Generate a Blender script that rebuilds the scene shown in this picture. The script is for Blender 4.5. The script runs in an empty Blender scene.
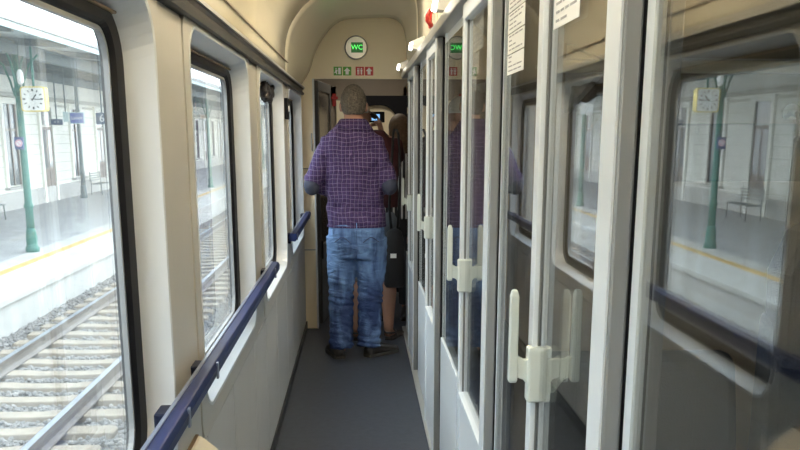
import bpy, bmesh, math, random
from mathutils import Vector, Matrix, noise
random.seed(7)
C = bpy.context.scene
COL = C.collection
PI = math.pi

# ------------------------------------------------------------------ render look
C.view_settings.view_transform = 'Standard'
C.view_settings.look = 'None'
C.view_settings.exposure = 0.0
C.view_settings.gamma = 1.0
C.view_settings.use_curve_mapping = False
C.cycles.transparent_max_bounces = 24
C.cycles.max_bounces = 12
C.cycles.diffuse_bounces = 6
C.cycles.glossy_bounces = 5

# ------------------------------------------------------------------ materials
def mat(name, col, rough=0.5, metal=0.0, spec=0.5, emis=None, estr=0.0, var=0.0, vscale=8.0, bump=0.0, bscale=60.0, coat=0.0):
    m = bpy.data.materials.new(name); m.use_nodes = True
    nt = m.node_tree; b = nt.nodes['Principled BSDF']
    b.inputs['Base Color'].default_value = (*col, 1)
    b.inputs['Roughness'].default_value = rough
    b.inputs['Metallic'].default_value = metal
    b.inputs['Specular IOR Level'].default_value = spec
    b.inputs['Coat Weight'].default_value = coat
    if emis:
        b.inputs['Emission Color'].default_value = (*emis, 1)
        b.inputs['Emission Strength'].default_value = estr
    if var or bump:
        tc = nt.nodes.new('ShaderNodeTexCoord')
    if var:
        n = nt.nodes.new('ShaderNodeTexNoise'); n.inputs['Scale'].default_value = vscale
        n.inputs['Detail'].default_value = 5
        nt.links.new(tc.outputs['Object'], n.inputs['Vector'])
        r = nt.nodes.new('ShaderNodeValToRGB')
        lo = [max(0, c * (1 - var)) for c in col]; hi = [min(1, c * (1 + var)) for c in col]
        r.color_ramp.elements[0].color = (*lo, 1); r.color_ramp.elements[1].color = (*hi, 1)
        r.color_ramp.elements[0].position = .3; r.color_ramp.elements[1].position = .7
        nt.links.new(n.outputs['Fac'], r.inputs['Fac'])
        nt.links.new(r.outputs['Color'], b.inputs['Base Color'])
    if bump:
        n2 = nt.nodes.new('ShaderNodeTexNoise'); n2.inputs['Scale'].default_value = bscale
        nt.links.new(tc.outputs['Object'], n2.inputs['Vector'])
        bp = nt.nodes.new('ShaderNodeBump'); bp.inputs['Strength'].default_value = bump
        bp.inputs['Distance'].default_value = 0.01
        nt.links.new(n2.outputs['Fac'], bp.inputs['Height'])
        nt.links.new(bp.outputs['Normal'], b.inputs['Normal'])
    return m

def glass(name, tint=(1, 1, 1), dirt=0.03, dirtcol=(.85, .9, .95), streak=True, rough=0.0, n=1.52):
    """thin pane: clear transmission, Fresnel reflection and a faint film of dust"""
    m = bpy.data.materials.new(name); m.use_nodes = True
    nt = m.node_tree; N = nt.nodes; L = nt.links
    N.clear()
    out = N.new('ShaderNodeOutputMaterial')
    tr = N.new('ShaderNodeBsdfTransparent'); tr.inputs['Color'].default_value = (*tint, 1)
    gl = N.new('ShaderNodeBsdfGlossy'); gl.inputs['Roughness'].default_value = rough
    geo = N.new('ShaderNodeNewGeometry')
    ior = N.new('ShaderNodeMapRange')
    ior.inputs['From Min'].default_value = 0; ior.inputs['From Max'].default_value = 1
    ior.inputs['To Min'].default_value = n; ior.inputs['To Max'].default_value = 1 / n
    fr = N.new('ShaderNodeFresnel')
    L.new(geo.outputs['Backfacing'], ior.inputs['Value']); L.new(ior.outputs['Result'], fr.inputs['IOR'])
    mx = N.new('ShaderNodeMixShader')
    L.new(fr.outputs['Fac'], mx.inputs['Fac']); L.new(tr.outputs[0], mx.inputs[1]); L.new(gl.outputs[0], mx.inputs[2])
    if dirt > 0:
        tl = N.new('ShaderNodeBsdfTranslucent'); tl.inputs['Color'].default_value = (*dirtcol, 1)
        df = N.new('ShaderNodeBsdfDiffuse'); df.inputs['Color'].default_value = (*dirtcol, 1)
        md = N.new('ShaderNodeMixShader'); md.inputs['Fac'].default_value = .5
        L.new(tl.outputs[0], md.inputs[1]); L.new(df.outputs[0], md.inputs[2])
        tc = N.new('ShaderNodeTexCoord'); mp = N.new('ShaderNodeMapping')
        mp.inputs['Scale'].default_value = (1, 9, .35) if streak else (3, 3, 3)
        L.new(tc.outputs['Object'], mp.inputs['Vector'])
        nz = N.new('ShaderNodeTexNoise'); nz.inputs['Scale'].default_value = 4; nz.inputs['Detail'].default_value = 4
        L.new(mp.outputs[0], nz.inputs['Vector'])
        mr = N.new('ShaderNodeMapRange'); mr.inputs['From Min'].default_value = .35; mr.inputs['From Max'].default_value = .7
        mr.inputs['To Min'].default_value = dirt * .55; mr.inputs['To Max'].default_value = dirt * 1.5
        L.new(nz.outputs['Fac'], mr.inputs['Value'])
        m2 = N.new('ShaderNodeMixShader')
        L.new(mr.outputs['Result'], m2.inputs['Fac']); L.new(mx.outputs[0], m2.inputs[1]); L.new(md.outputs[0], m2.inputs[2])
        L.new(m2.outputs[0], out.inputs['Surface'])
    else:
        L.new(mx.outputs[0], out.inputs['Surface'])
    return m

def emat(name, col, s):
    return mat(name, (0.02, 0.02, 0.02), .5, emis=col, estr=s)

M = {}
M['pier'] = mat('pier_laminate', (.50, .48, .44), .34, spec=.5, var=.03, vscale=3)
M['dado'] = mat('dado_laminate', (.49, .485, .47), .38, var=.03, vscale=3)
M['white'] = mat('white_lacquer', (.69, .72, .75), .38)
M['doorwhite'] = mat('door_lacquer', (.73, .78, .83), .34)
M['doorgrey'] = mat('brushed_grey_and_shade', (.24, .25, .26), .36, metal=.15)
M['handle'] = mat('handle_plastic', (.62, .67, .64), .35)
M['cream'] = mat('cream_ceiling', (.87, .80, .63), .24, var=.02, vscale=2)
M['creamwall'] = mat('cream_bulkhead', (.86, .76, .55), .38, var=.02, vscale=2)
M['alu'] = mat('grey_aluminium', (.55, .55, .53), .33, metal=.55)
M['dark'] = mat('dark_channel', (.05, .048, .045), .45)
M['rubber'] = mat('black_rubber', (.006, .006, .008), .55, spec=.2)
M['black'] = mat('black_plastic', (.008, .008, .011), .6, spec=.15)
M['rail'] = mat('blue_rail', (.004, .013, .075), .45, spec=.22)
M['railnavy'] = mat('navy_bracket', (.004, .007, .024), .5, spec=.2)
M['railgroove'] = mat('rail_groove', (.20, .23, .32), .3, metal=.4)
M['floor'] = mat('blue_grey_vinyl', (.040, .047, .063), .42, var=.18, vscale=30, bump=.08, bscale=160)
M['skirt'] = mat('black_skirting', (.02, .02, .022), .5)
M['paper'] = mat('white_paper', (.92, .92, .90), .7)
M['ink'] = mat('ink', (.05, .05, .055), .7)
M['inkgrey'] = mat('printed_text', (.38, .38, .40), .7)
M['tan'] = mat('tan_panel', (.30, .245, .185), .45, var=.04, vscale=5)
M['seat'] = mat('grey_blue_upholstery', (.065, .072, .09), .8, var=.15, vscale=60, bump=.3, bscale=200)
M['cfloor'] = mat('compartment_floor', (.28, .23, .18), .6)
M['mirrorp'] = mat('dark_glazed_panel', (.13, .115, .095), .15)
M['chrome'] = mat('chrome', (.7, .7, .7), .15, metal=1)
M['red'] = mat('red_plastic', (.38, .02, .015), .4)
M['green'] = mat('pictogram_green', (.10, .36, .04), .5)
M['pred'] = mat('pictogram_red', (.55, .05, .05), .5)
M['lampglow'] = emat('lamp_lens', (1, .93, .80), 14)
M['greenglow'] = emat('led_green', (.12, 1, .18), 1.6)
M['greendark'] = emat('led_ground', (.01, .16, .03), .5)
M['binlid'] = mat('cream_lid', (.74, .68, .56), .4)
M['binbody'] = mat('bin_grey', (.55, .54, .51), .4)
M['brownedge'] = mat('brown_edge', (.22, .14, .07), .5)
M['curtain'] = mat('dark_cloth', (.016, .012, .012), .9, var=.5, vscale=30)
M['bluescreen'] = emat('phone_screen', (.25, .55, 1), 1.2)
M['winglass'] = glass('window_glass', (.97, .99, .99), .042)  # dust film, tuned to carry the glare haze over the view too
M['doorglass'] = glass('door_glass', (.96, .97, .96), .004, (.7, .7, .7), streak=False, n=1.85)
# exterior
M['concrete'] = mat('sleeper_concrete', (.33, .275, .215), .9, var=.15, vscale=6, bump=.3)
M['rust'] = mat('rusty_rail', (.20, .17, .15), .6, metal=.3, var=.2, vscale=4)
M['railhead'] = mat('polished_rail', (.42, .45, .50), .35, metal=.6)
M['stone'] = mat('ballast_stone', (.25, .235, .225), .95, var=.45, vscale=16)
M['ballast'] = mat('ballast_bed', (.17, .16, .15), .95, var=.45, vscale=22, bump=1, bscale=30)
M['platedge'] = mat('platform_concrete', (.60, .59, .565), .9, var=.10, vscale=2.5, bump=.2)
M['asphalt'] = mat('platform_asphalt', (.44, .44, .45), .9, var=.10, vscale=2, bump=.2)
M['yellow'] = mat('yellow_paint', (.72, .47, .16), .8, var=.12, vscale=5)
M['facade'] = mat('cream_facade', (.90, .89, .82), .85, var=.04, vscale=2)
M['facadegroove'] = mat('facade_groove', (.52, .51, .46), .9)
M['stoneplinth'] = mat('plinth_stone', (.52, .51, .49), .9, var=.1)
M['browndoor'] = mat('brown_wood', (.17, .125, .10), .5)
M['darkpane'] = mat('dark_pane', (.10, .12, .13), .1)
M['polegreen'] = mat('green_iron', (.025, .17, .13), .45)
M['polegrey'] = mat('dark_grey_iron', (.10, .14, .15), .5)
M['roof'] = mat('roof_sheet', (.38, .42, .45), .6)
M['soffit'] = mat('canopy_soffit', (.36, .43, .46), .7, var=.08, vscale=3)
M['fascia'] = mat('pale_fascia', (.60, .74, .76), .6)
M['teeth'] = mat('grey_teeth', (.36, .36, .37), .6)
M['clockface'] = mat('clock_face', (.85, .85, .83), .4)
M['clockrim'] = mat('clock_rim', (.80, .62, .14), .5)
M['signblue'] = mat('sign_blue', (.04, .07, .22), .5)
M['signblue2'] = mat('sign_violet_blue', (.14, .19, .50), .5)
M['signnavy'] = mat('sign_navy', (.05, .09, .17), .5)
M['signwhite'] = mat('sign_white', (.9, .9, .9), .5)
M['pink'] = mat('sign_pink', (.75, .35, .45), .5)
M['bench'] = mat('bench_metal', (.22, .25, .25), .5, metal=.4)
M['hedge'] = mat('darkened_green', (.13, .17, .08), .9)
# people
M['skin'] = mat('skin', (.42, .22, .15), .55)
M['skin2'] = mat('skin_tan', (.36, .19, .13), .55)
M['hair'] = mat('greying_hair', (.095, .079, .062), .85, var=.5, vscale=90, bump=.5, bscale=150)
M['hairtan'] = mat('light_brown_hair', (.08, .048, .026), .7, var=.3, vscale=60)
M['shoe'] = mat('dark_brown_shoe', (.02, .016, .014), .5)
M['sole'] = mat('shoe_sole', (.045, .04, .033), .7)
M['patch'] = mat('elbow_patch', (.034, .04, .07), .85)
M['maroon'] = mat('maroon_cotton', (.055, .012, .016), .9)
M['capwhite'] = mat('cap_cloth', (.50, .49, .45), .8)
M['capbrim'] = mat('cap_brim', (.10, .09, .08), .8)
M['shorts'] = mat('grey_blue_shorts', (.16, .18, .22), .85, var=.1)
M['blackcloth'] = mat('black_cloth', (.012, .012, .014), .85)
M['eyewhite'] = mat('eye_white', (.8, .8, .78), .3)
M['lips'] = mat('lips', (.35, .12, .10), .5)

def add_fabric():
    # purple shirt with a thin woven check
    m = mat('purple_check_cotton', (.09, .05, .2), .85); nt = m.node_tree; N = nt.nodes; L = nt.links
    b = N['Principled BSDF']
    tc = N.new('ShaderNodeTexCoord')
    nz = N.new('ShaderNodeTexNoise'); nz.inputs['Scale'].default_value = 7; nz.inputs['Detail'].default_value = 3
    L.new(tc.outputs['Object'], nz.inputs['Vector'])
    sb = N.new('ShaderNodeVectorMath'); sb.operation = 'SUBTRACT'; sb.inputs[1].default_value = (.5, .5, .5)
    L.new(nz.outputs['Color'], sb.inputs[0])
    sc = N.new('ShaderNodeVectorMath'); sc.operation = 'SCALE'; sc.inputs['Scale'].default_value = .045
    L.new(sb.outputs[0], sc.inputs[0])
    ad = N.new('ShaderNodeVectorMath'); ad.operation = 'ADD'
    L.new(tc.outputs['Object'], ad.inputs[0]); L.new(sc.outputs[0], ad.inputs[1])
    sp = N.new('ShaderNodeSeparateXYZ'); L.new(ad.outputs[0], sp.inputs[0])
    def line(sock, period, width, off=0.0):
        a = N.new('ShaderNodeMath'); a.operation = 'MULTIPLY_ADD'; a.inputs[1].default_value = 1 / period; a.inputs[2].default_value = off + 100
        L.new(sock, a.inputs[0])
        f = N.new('ShaderNodeMath'); f.operation = 'FRACT'; L.new(a.outputs[0], f.inputs[0])
        g = N.new('ShaderNodeMath'); g.operation = 'LESS_THAN'; g.inputs[1].default_value = width
        L.new(f.outputs[0], g.inputs[0]); return g.outputs[0]
    def mixc(fac, a, bcol, k):
        x = N.new('ShaderNodeMix'); x.data_type = 'RGBA'
        mu = N.new('ShaderNodeMath'); mu.operation = 'MULTIPLY'; mu.inputs[1].default_value = k
        L.new(fac, mu.inputs[0]); L.new(mu.outputs[0], x.inputs[0])
        if isinstance(a, tuple): x.inputs[6].default_value = (*a, 1)
        else: L.new(a, x.inputs[6])
        x.inputs[7].default_value = (*bcol, 1); return x.outputs[2]
    c = mixc(line(sp.outputs[0], .026, .5, .25), (.042, .021, .098), (.028, .011, .05), .6)
    c = mixc(line(sp.outputs[2], .026, .5, .25), c, (.055, .014, .075), .45)
    c = mixc(line(sp.outputs[0], .026, .16), c, (.22, .18, .32), .5)
    c = mixc(line(sp.outputs[2], .026, .16), c, (.22, .18, .32), .5)
    L.new(c, b.inputs['Base Color'])
    n2 = N.new('ShaderNodeTexNoise'); n2.inputs['Scale'].default_value = 9; n2.inputs['Detail'].default_value = 6; n2.inputs['Distortion'].default_value = 1.2
    L.new(tc.outputs['Object'], n2.inputs['Vector'])
    bp = N.new('ShaderNodeBump'); bp.inputs['Strength'].default_value = .8; bp.inputs['Distance'].default_value = .03
    L.new(n2.outputs['Fac'], bp.inputs['Height']); L.new(bp.outputs[0], b.inputs['Normal'])
    M['shirt'] = m
    # washed denim: worn paler patches on seat, thighs and calves
    m = mat('washed_denim', (.05, .1, .25), .8); nt = m.node_tree; N = nt.nodes; L = nt.links
    b = N['Principled BSDF']; tc = N.new('ShaderNodeTexCoord')
    mp = N.new('ShaderNodeMapping'); mp.inputs['Scale'].default_value = (1.5, 1.5, .55)
    L.new(tc.outputs['Object'], mp.inputs[0])
    nz = N.new('ShaderNodeTexNoise'); nz.inputs['Scale'].default_value = 7; nz.inputs['Detail'].default_value = 7; nz.inputs['Distortion'].default_value = .6
    L.new(mp.outputs[0], nz.inputs['Vector'])
    sp = N.new('ShaderNodeSeparateXYZ'); L.new(tc.outputs['Object'], sp.inputs[0])
    wz = N.new('ShaderNodeMapRange'); wz.inputs['From Min'].default_value = .1; wz.inputs['From Max'].default_value = .85
    wz.inputs['To Min'].default_value = -.12; wz.inputs['To Max'].default_value = .16
    L.new(sp.outputs[2], wz.inputs['Value'])
    ad = N.new('ShaderNodeMath'); ad.operation = 'ADD'; L.new(nz.outputs['Fac'], ad.inputs[0]); L.new(wz.outputs[0], ad.inputs[1])
    r = N.new('ShaderNodeValToRGB')
    r.color_ramp.elements[0].position = .40; r.color_ramp.elements[0].color = (.014, .036, .125, 1)
    r.color_ramp.elements[1].position = .70; r.color_ramp.elements[1].color = (.15, .27, .52, 1)
    L.new(ad.outputs[0], r.inputs['Fac']); L.new(r.outputs[0], b.inputs['Base Color'])
    n2 = N.new('ShaderNodeTexNoise'); n2.inputs['Scale'].default_value = 14; n2.inputs['Detail'].default_value = 5; n2.inputs['Distortion'].default_value = 1.5
    mp2 = N.new('ShaderNodeMapping'); mp2.inputs['Scale'].default_value = (.6, .6, 1.8)
    L.new(tc.outputs['Object'], mp2.inputs[0]); L.new(mp2.outputs[0], n2.inputs['Vector'])
    bp = N.new('ShaderNodeBump'); bp.inputs['Strength'].default_value = .8; bp.inputs['Distance'].default_value = .025
    L.new(n2.outputs['Fac'], bp.inputs['Height']); L.new(bp.outputs[0], b.inputs['Normal'])
    M['denim'] = m
    # black and white stripes
    m = mat('striped_knit', (.8, .8, .8), .85); nt = m.node_tree; N = nt.nodes; L = nt.links
    b = N['Principled BSDF']; tc = N.new('ShaderNodeTexCoord')
    sp = N.new('ShaderNodeSeparateXYZ'); L.new(tc.outputs['Object'], sp.inputs[0])
    a = N.new('ShaderNodeMath'); a.operation = 'MULTIPLY_ADD'; a.inputs[1].default_value = 1 / .033; a.inputs[2].default_value = 100
    L.new(sp.outputs[0], a.inputs[0])
    f = N.new('ShaderNodeMath'); f.operation = 'FRACT'; L.new(a.outputs[0], f.inputs[0])
    g = N.new('ShaderNodeMath'); g.operation = 'LESS_THAN'; g.inputs[1].default_value = .42; L.new(f.outputs[0], g.inputs[0])
    x = N.new('ShaderNodeMix'); x.data_type = 'RGBA'; L.new(g.outputs[0], x.inputs[0])
    x.inputs[6].default_value = (.02, .02, .025, 1); x.inputs[7].default_value = (.5, .5, .5, 1)
    L.new(x.outputs[2], b.inputs['Base Color']); M['stripe'] = m
    # woven blue seat cloth
    m = mat('blue_woven_moquette', (.03, .06, .2), .9); nt = m.node_tree; N = nt.nodes; L = nt.links
    b = N['Principled BSDF']; tc = N.new('ShaderNodeTexCoord')
    ck = N.new('ShaderNodeTexChecker'); ck.inputs['Scale'].default_value = 42
    ck.inputs['Color1'].default_value = (.07, .12, .34, 1); ck.inputs['Color2'].default_value = (.03, .05, .15, 1)
    L.new(tc.outputs['Object'], ck.inputs['Vector']); L.new(ck.outputs['Color'], b.inputs['Base Color'])
    bp = N.new('ShaderNodeBump'); bp.inputs['Strength'].default_value = .6; bp.inputs['Distance'].default_value = .01
    L.new(ck.outputs['Fac'], bp.inputs['Height']); L.new(bp.outputs[0], b.inputs['Normal'])
    M['moquette'] = m
add_fabric()

# ------------------------------------------------------------------ mesh helpers
class MB:
    def __init__(s): s.v = []; s.f = []
    def add(s, vs, fs):
        o = len(s.v); s.v += [Vector(p) for p in vs]; s.f += [tuple(i + o for i in f) for f in fs]; return s
    def box(s, x0, x1, y0, y1, z0, z1):
        return s.add([(x0, y0, z0), (x1, y0, z0), (x1, y1, z0), (x0, y1, z0), (x0, y0, z1), (x1, y0, z1), (x1, y1, z1), (x0, y1, z1)],
                     [(0, 3, 2, 1), (4, 5, 6, 7), (0, 1, 5, 4), (1, 2, 6, 5), (2, 3, 7, 6), (3, 0, 4, 7)])
    def obox(s, c, half, mtx):
        b = MB().box(-half[0], half[0], -half[1], half[1], -half[2], half[2])
        return s.add([Vector(c) + mtx @ p for p in b.v], b.f)
    def loft(s, rings, caps=True, closed=True):
        n = len(rings[0]); vs = [p for r in rings for p in r]; fs = []
        for k in range(len(rings) - 1):
            for i in range(n if closed else n - 1):
                j = (i + 1) % n
                fs.append((k * n + i, k * n + j, (k + 1) * n + j, (k + 1) * n + i))
        if caps:
            fs.append(tuple(reversed(range(n)))); fs.append(tuple((len(rings) - 1) * n + i for i in range(n)))
        return s.add(vs, fs)
    def tube(s, pts, rad, n=10, caps=True):
        pts = [Vector(p) for p in pts]
        if not isinstance(rad, (list, tuple)): rad = [rad] * len(pts)
        rings = []; prev = None
        for i, p in enumerate(pts):
            d = (pts[min(i + 1, len(pts) - 1)] - pts[max(i - 1, 0)]).normalized()
            if prev is None:
                a = d.cross(Vector((0, 0, 1)))
                if a.length < .1: a = d.cross(Vector((1, 0, 0)))
                a.normalize()
            else:
                a = prev - d * prev.dot(d); a.normalize()
            prev = a; b = d.cross(a)
            r = rad[i]; rx, ry = r if isinstance(r, (tuple, list)) else (r, r)
            rings.append([p + a * (rx * math.cos(t)) + b * (ry * math.sin(t)) for t in [2 * PI * k / n for k in range(n)]])
        return s.loft(rings, caps)
    def lathe(s, c, prof, n=24):
        return s.loft([[Vector((c[0] + r * math.cos(t), c[1] + r * math.sin(t), c[2] + z)) for t in [2 * PI * k / n for k in range(n)]] for r, z in prof])
    def disc(s, c, r, th, axis, n=32):
        ax = Vector(axis).normalized(); a = ax.orthogonal().normalized(); b = ax.cross(a); c = Vector(c)
        return s.loft([[c + ax * h + (a * math.cos(2 * PI * k / n) + b * math.sin(2 * PI * k / n)) * rr for k in range(n)]
                       for h, rr in ((-th / 2, r), (th * .3, r), (th / 2, r * .94))])
    def prism(s, poly, d, fn):
        """poly of 2-D points, fn(u,v,w) -> xyz, extruded over w in d=(w0,w1)"""
        return s.loft([[Vector(fn(u, v, w)) for u, v in poly] for w in d])
    def ball(s, c, r, n=16, m=10):
        c = Vector(c); rx, ry, rz = r if isinstance(r, (tuple, list)) else (r, r, r)
        rings = []
        for i in range(m + 1):
            t = PI * (i + .02) / (m + .04)
            rings.append([c + Vector((rx * math.sin(t) * math.cos(2 * PI * k / n), ry * math.sin(t) * math.sin(2 * PI * k / n), -rz * math.cos(t))) for k in range(n)])
        return s.loft(rings)

W = {}
def link(o):
    COL.objects.link(o); return o

def obj(name, mb, m, parent=None, smooth=False, bevel=0.0, at=None, fix=True):
    me = bpy.data.meshes.new(name)
    if parent is not None: org = W[parent.session_uid]
    elif at is not None: org = Vector(at)
    else:
        xs = [p.x for p in mb.v]; ys = [p.y for p in mb.v]; zs = [p.z for p in mb.v]
        org = Vector(((min(xs) + max(xs)) / 2, (min(ys) + max(ys)) / 2, min(zs)))
    me.from_pydata([p - org for p in mb.v], [], mb.f)
    if fix:
        bm = bmesh.new(); bm.from_mesh(me); bmesh.ops.recalc_face_normals(bm, faces=bm.faces); bm.to_mesh(me); bm.free()
    me.materials.append(m)
    if smooth:
        for p in me.polygons: p.use_smooth = True
    o = link(bpy.data.objects.new(name, me))
    if parent is not None: o.parent = parent
    else: o.location = org
    W[o.session_uid] = org
    if bevel:
        b = o.modifiers.new('bevel', 'BEVEL'); b.width = bevel; b.segments = 2; b.limit_method = 'ANGLE'; b.angle_limit = .7
    return o

def tag(o, label=None, cat=None, group=None, kind=None):
    if label: o['label'] = label
    if cat: o['category'] = cat
    if group: o['group'] = group
    if kind: o['kind'] = kind
    return o

def thing(name, label, cat, loc, group=None):
    o = link(bpy.data.objects.new(name, None)); o.location = loc; o.empty_display_size = .05
    W[o.session_uid] = Vector(loc)
    return tag(o, label, cat, group)

def struct(name, mb, m, **k):
    return tag(obj(name, mb, m, **k), kind='structure')

def sroot(name, loc):
    o = link(bpy.data.objects.new(name, None)); o.location = loc; W[o.session_uid] = Vector(loc)
    o['kind'] = 'structure'; return o

def copy_tree(o, loc, label=None):
    c = link(o.copy()); c.location = loc; W[c.session_uid] = Vector(loc)
    if label: c['label'] = label
    def rec(src, dst):
        for ch in list(src.children):
            d = link(ch.copy()); d.parent = dst; W[d.session_uid] = Vector(loc); rec(ch, d)
    rec(o, c)
    return c

def evaluated(o):
    """bake the modifiers of a mesh object"""
    dg = bpy.context.evaluated_depsgraph_get(); dg.update()
    me = bpy.data.meshes.new_from_object(o.evaluated_get(dg), depsgraph=dg)
    o.modifiers.clear(); o.data = me
    for p in me.polygons: p.use_smooth = True
    return o

def fuse(o, voxel, smooth=4, fac=.5):
    r = o.modifiers.new('r', 'REMESH'); r.mode = 'VOXEL'; r.voxel_size = voxel
    if smooth:
        s = o.modifiers.new('s', 'SMOOTH'); s.iterations = smooth; s.factor = fac
    return evaluated(o)

def wrinkle(o, amp, f, freq=(1, 1, 1)):
    me = o.data
    n = [v.normal.copy() for v in me.vertices]
    for v, nn in zip(me.vertices, n):
        p = v.co
        q = Vector((p.x * freq[0], p.y * freq[1], p.z * freq[2])) * f
        d = noise.noise(q) + .5 * noise.noise(q * 2.1 + Vector((3, 1, 7)))
        v.co = p + nn * (amp * d)
    me.update()

def text_mesh(s, size, fn, ext=.002):
    cu = bpy.data.curves.new('t', 'FONT'); cu.body = s; cu.size = size; cu.align_x = 'CENTER'; cu.align_y = 'CENTER'; cu.extrude = ext
    cu.resolution_u = 3
    o = link(bpy.data.objects.new('t', cu)); bpy.context.view_layer.update()
    dg = bpy.context.evaluated_depsgraph_get(); me = bpy.data.meshes.new_from_object(o.evaluated_get(dg), depsgraph=dg)
    mb = MB(); mb.add([fn(v.co.x, v.co.y, v.co.z) for v in me.vertices], [tuple(p.vertices) for p in me.polygons])
    bpy.data.objects.remove(o); bpy.data.meshes.remove(me); bpy.data.curves.remove(cu)
    return mb

def rrect(y0, y1, z0, z1, r, n=7):
    pts = []
    for cy, cz, a0 in ((y1 - r, z0 + r, -PI / 2), (y1 - r, z1 - r, 0), (y0 + r, z1 - r, PI / 2), (y0 + r, z0 + r, PI)):
        for k in range(n + 1):
            t = a0 + PI / 2 * k / n; pts.append((cy + r * math.cos(t), cz + r * math.sin(t)))
    return pts

def ringx(loops):
    """loops: list of (x, rrect points); closed tube through them all (torus-like frame)"""
    rings = [[Vector((x, y, z)) for y, z in pts] for x, pts in loops]
    rings.append(rings[0])
    return MB().loft(rings, caps=False)

def slab(pts, x0, x1):
    return MB().loft([[Vector((x0, y, z)) for y, z in pts], [Vector((x1, y, z)) for y, z in pts]])

# ------------------------------------------------------------------ setting: corridor shell
XL = -.42           # inner face of window wall
XR = .335           # corridor face of the compartment partition
Y0 = -1.6; YB = 6.93
WC_ = [-.27, 1.35, 2.965, 4.57, 6.175]      # window centres along the wall; first one unseen, added for light
HW = .605; ZB, ZT = .735, 1.705

struct('floor', MB().box(-.50, 2.4, Y0, 10.2, -.10, 0), M['floor'])
# left wall: dado, head strip and piers
mb = MB().box(-.50, XL, Y0, YB, 0, ZB - .06).box(-.50, XL, Y0, YB, ZT + .02, 1.80)
e = Y0
for c in WC_:
    mb.box(-.50, XL, e, c - HW - .05, ZB - .06, ZT + .02); e = c + HW + .05
mb.box(-.50, XL, e, YB, ZB - .06, ZT + .02)
wl = struct('wall_left', mb, M['pier'])
# raised dado panels with seams between them
ys = [-1.55, -.9, -.27, .35, .95, 1.35, 1.95, 2.38, 2.90, 3.52, 3.95, 4.5, 5.12, 5.55, 6.1, 6.90]
for a, b in zip(ys[:-1], ys[1:]):
    obj('dado_panel', MB().box(XL, XL + .005, a + .006, b - .006, .06, ZB - .075), M['dado'], wl, bevel=.002)
for y in ys[1:-1]:
    obj('dado_seam', MB().box(XL, XL + .0015, y - .006, y + .006, .06, ZB - .075), M['alu'], wl)
for a, b in zip(WC_[:-1], WC_[1:]):
    obj('pier_panel', MB().box(XL, XL + .006, a + HW + .062, b - HW - .062, ZB - .06, ZT + .01), M['pier'], wl, bevel=.003)
struct('baseboard_left', MB().box(XL, XL + .012, Y0, YB, 0, .055), M['skirt'])
for k, c in enumerate(WC_):
    w = sroot(f'window_{k}' if k else 'window_5', (XL, c, ZB))
    a, b = c - HW, c + HW
    fr = ringx([(XL - .02, rrect(a - .07, b + .07, ZB - .065, ZT + .022, .05)), (XL + .010, rrect(a - .07, b + .07, ZB - .065, ZT + .022, .05)),
                (XL + .011, rrect(a - .006, b + .006, ZB - .006, ZT + .006, .103)), (XL - .02, rrect(a - .006, b + .006, ZB - .006, ZT + .006, .103))])
    obj('surround_plate', fr, M['pier'], w)
    fr = ringx([(XL - .02, rrect(a - .008, b + .008, ZB - .008, ZT + .008, .104)), (XL + .014, rrect(a - .008, b + .008, ZB - .008, ZT + .008, .104)), (XL + .012, rrect(a, b, ZB, ZT, .10)),
                (XL - .052, rrect(a + .012, b - .012, ZB + .012, ZT - .02, .10)), (XL - .085, rrect(a + .012, b - .012, ZB + .012, ZT - .02, .1)), (XL - .085, rrect(a - .008, b + .008, ZB - .008, ZT + .008, .104))])
    obj('window_reveal', fr, M['white'], w)
    g0 = rrect(a + .014, b - .014, ZB + .014, ZT - .022, .098)
    g2 = rrect(a + .080, b - .080, ZB + .050, ZT - .056, .07)
    gk = ringx([(XL - .050, g0), (XL - .044, rrect(a + .03, b - .03, ZB + .03, ZT - .035, .09)), (XL - .048, rrect(a + .070, b - .070, ZB + .042, ZT - .050, .075)), (XL - .056, g2), (XL - .076, g2), (XL - .076, g0)])
    obj('window_gasket', gk, M['rubber'], w)
    obj('sash_bar_reflection', MB().box(XL - .052, XL - .040, a + .07, b - .07, ZT - .032, ZT - .026), M['brownedge'], w, bevel=.003)  # brown reflection line along the upper frame, put in as colour
    def q(d, r): return rrect(a + .080 + d, b - .080 - d, ZB + .050 + d, ZT - .056 - d, r)
    obj('aluminium_edge', ringx([(XL - .057, q(.004, .067)), (XL - .057, q(.012, .063)), (XL - .068, q(.012, .063)), (XL - .068, q(.004, .067))]), M['doorgrey'], w)
    obj('pane', slab(q(-.004, .07), XL - .072, XL - .066), M['winglass'], w)

# curtain channel above the windows
mb = MB().prism([(XL, 1.722), (XL + .028, 1.722), (XL + .032, 1.735), (XL + .018, 1.742), (XL + .018, 1.756), (XL + .03, 1.762), (XL + .026, 1.778), (XL, 1.782)], (Y0, 6.86), lambda u, v, w: (u, w, v))
t = struct('trim_1', mb, M['dark'])
obj('highlight_strip', MB().box(XL + .02, XL + .036, Y0, 6.86, 1.764, 1.774), M['alu'], t)
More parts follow.
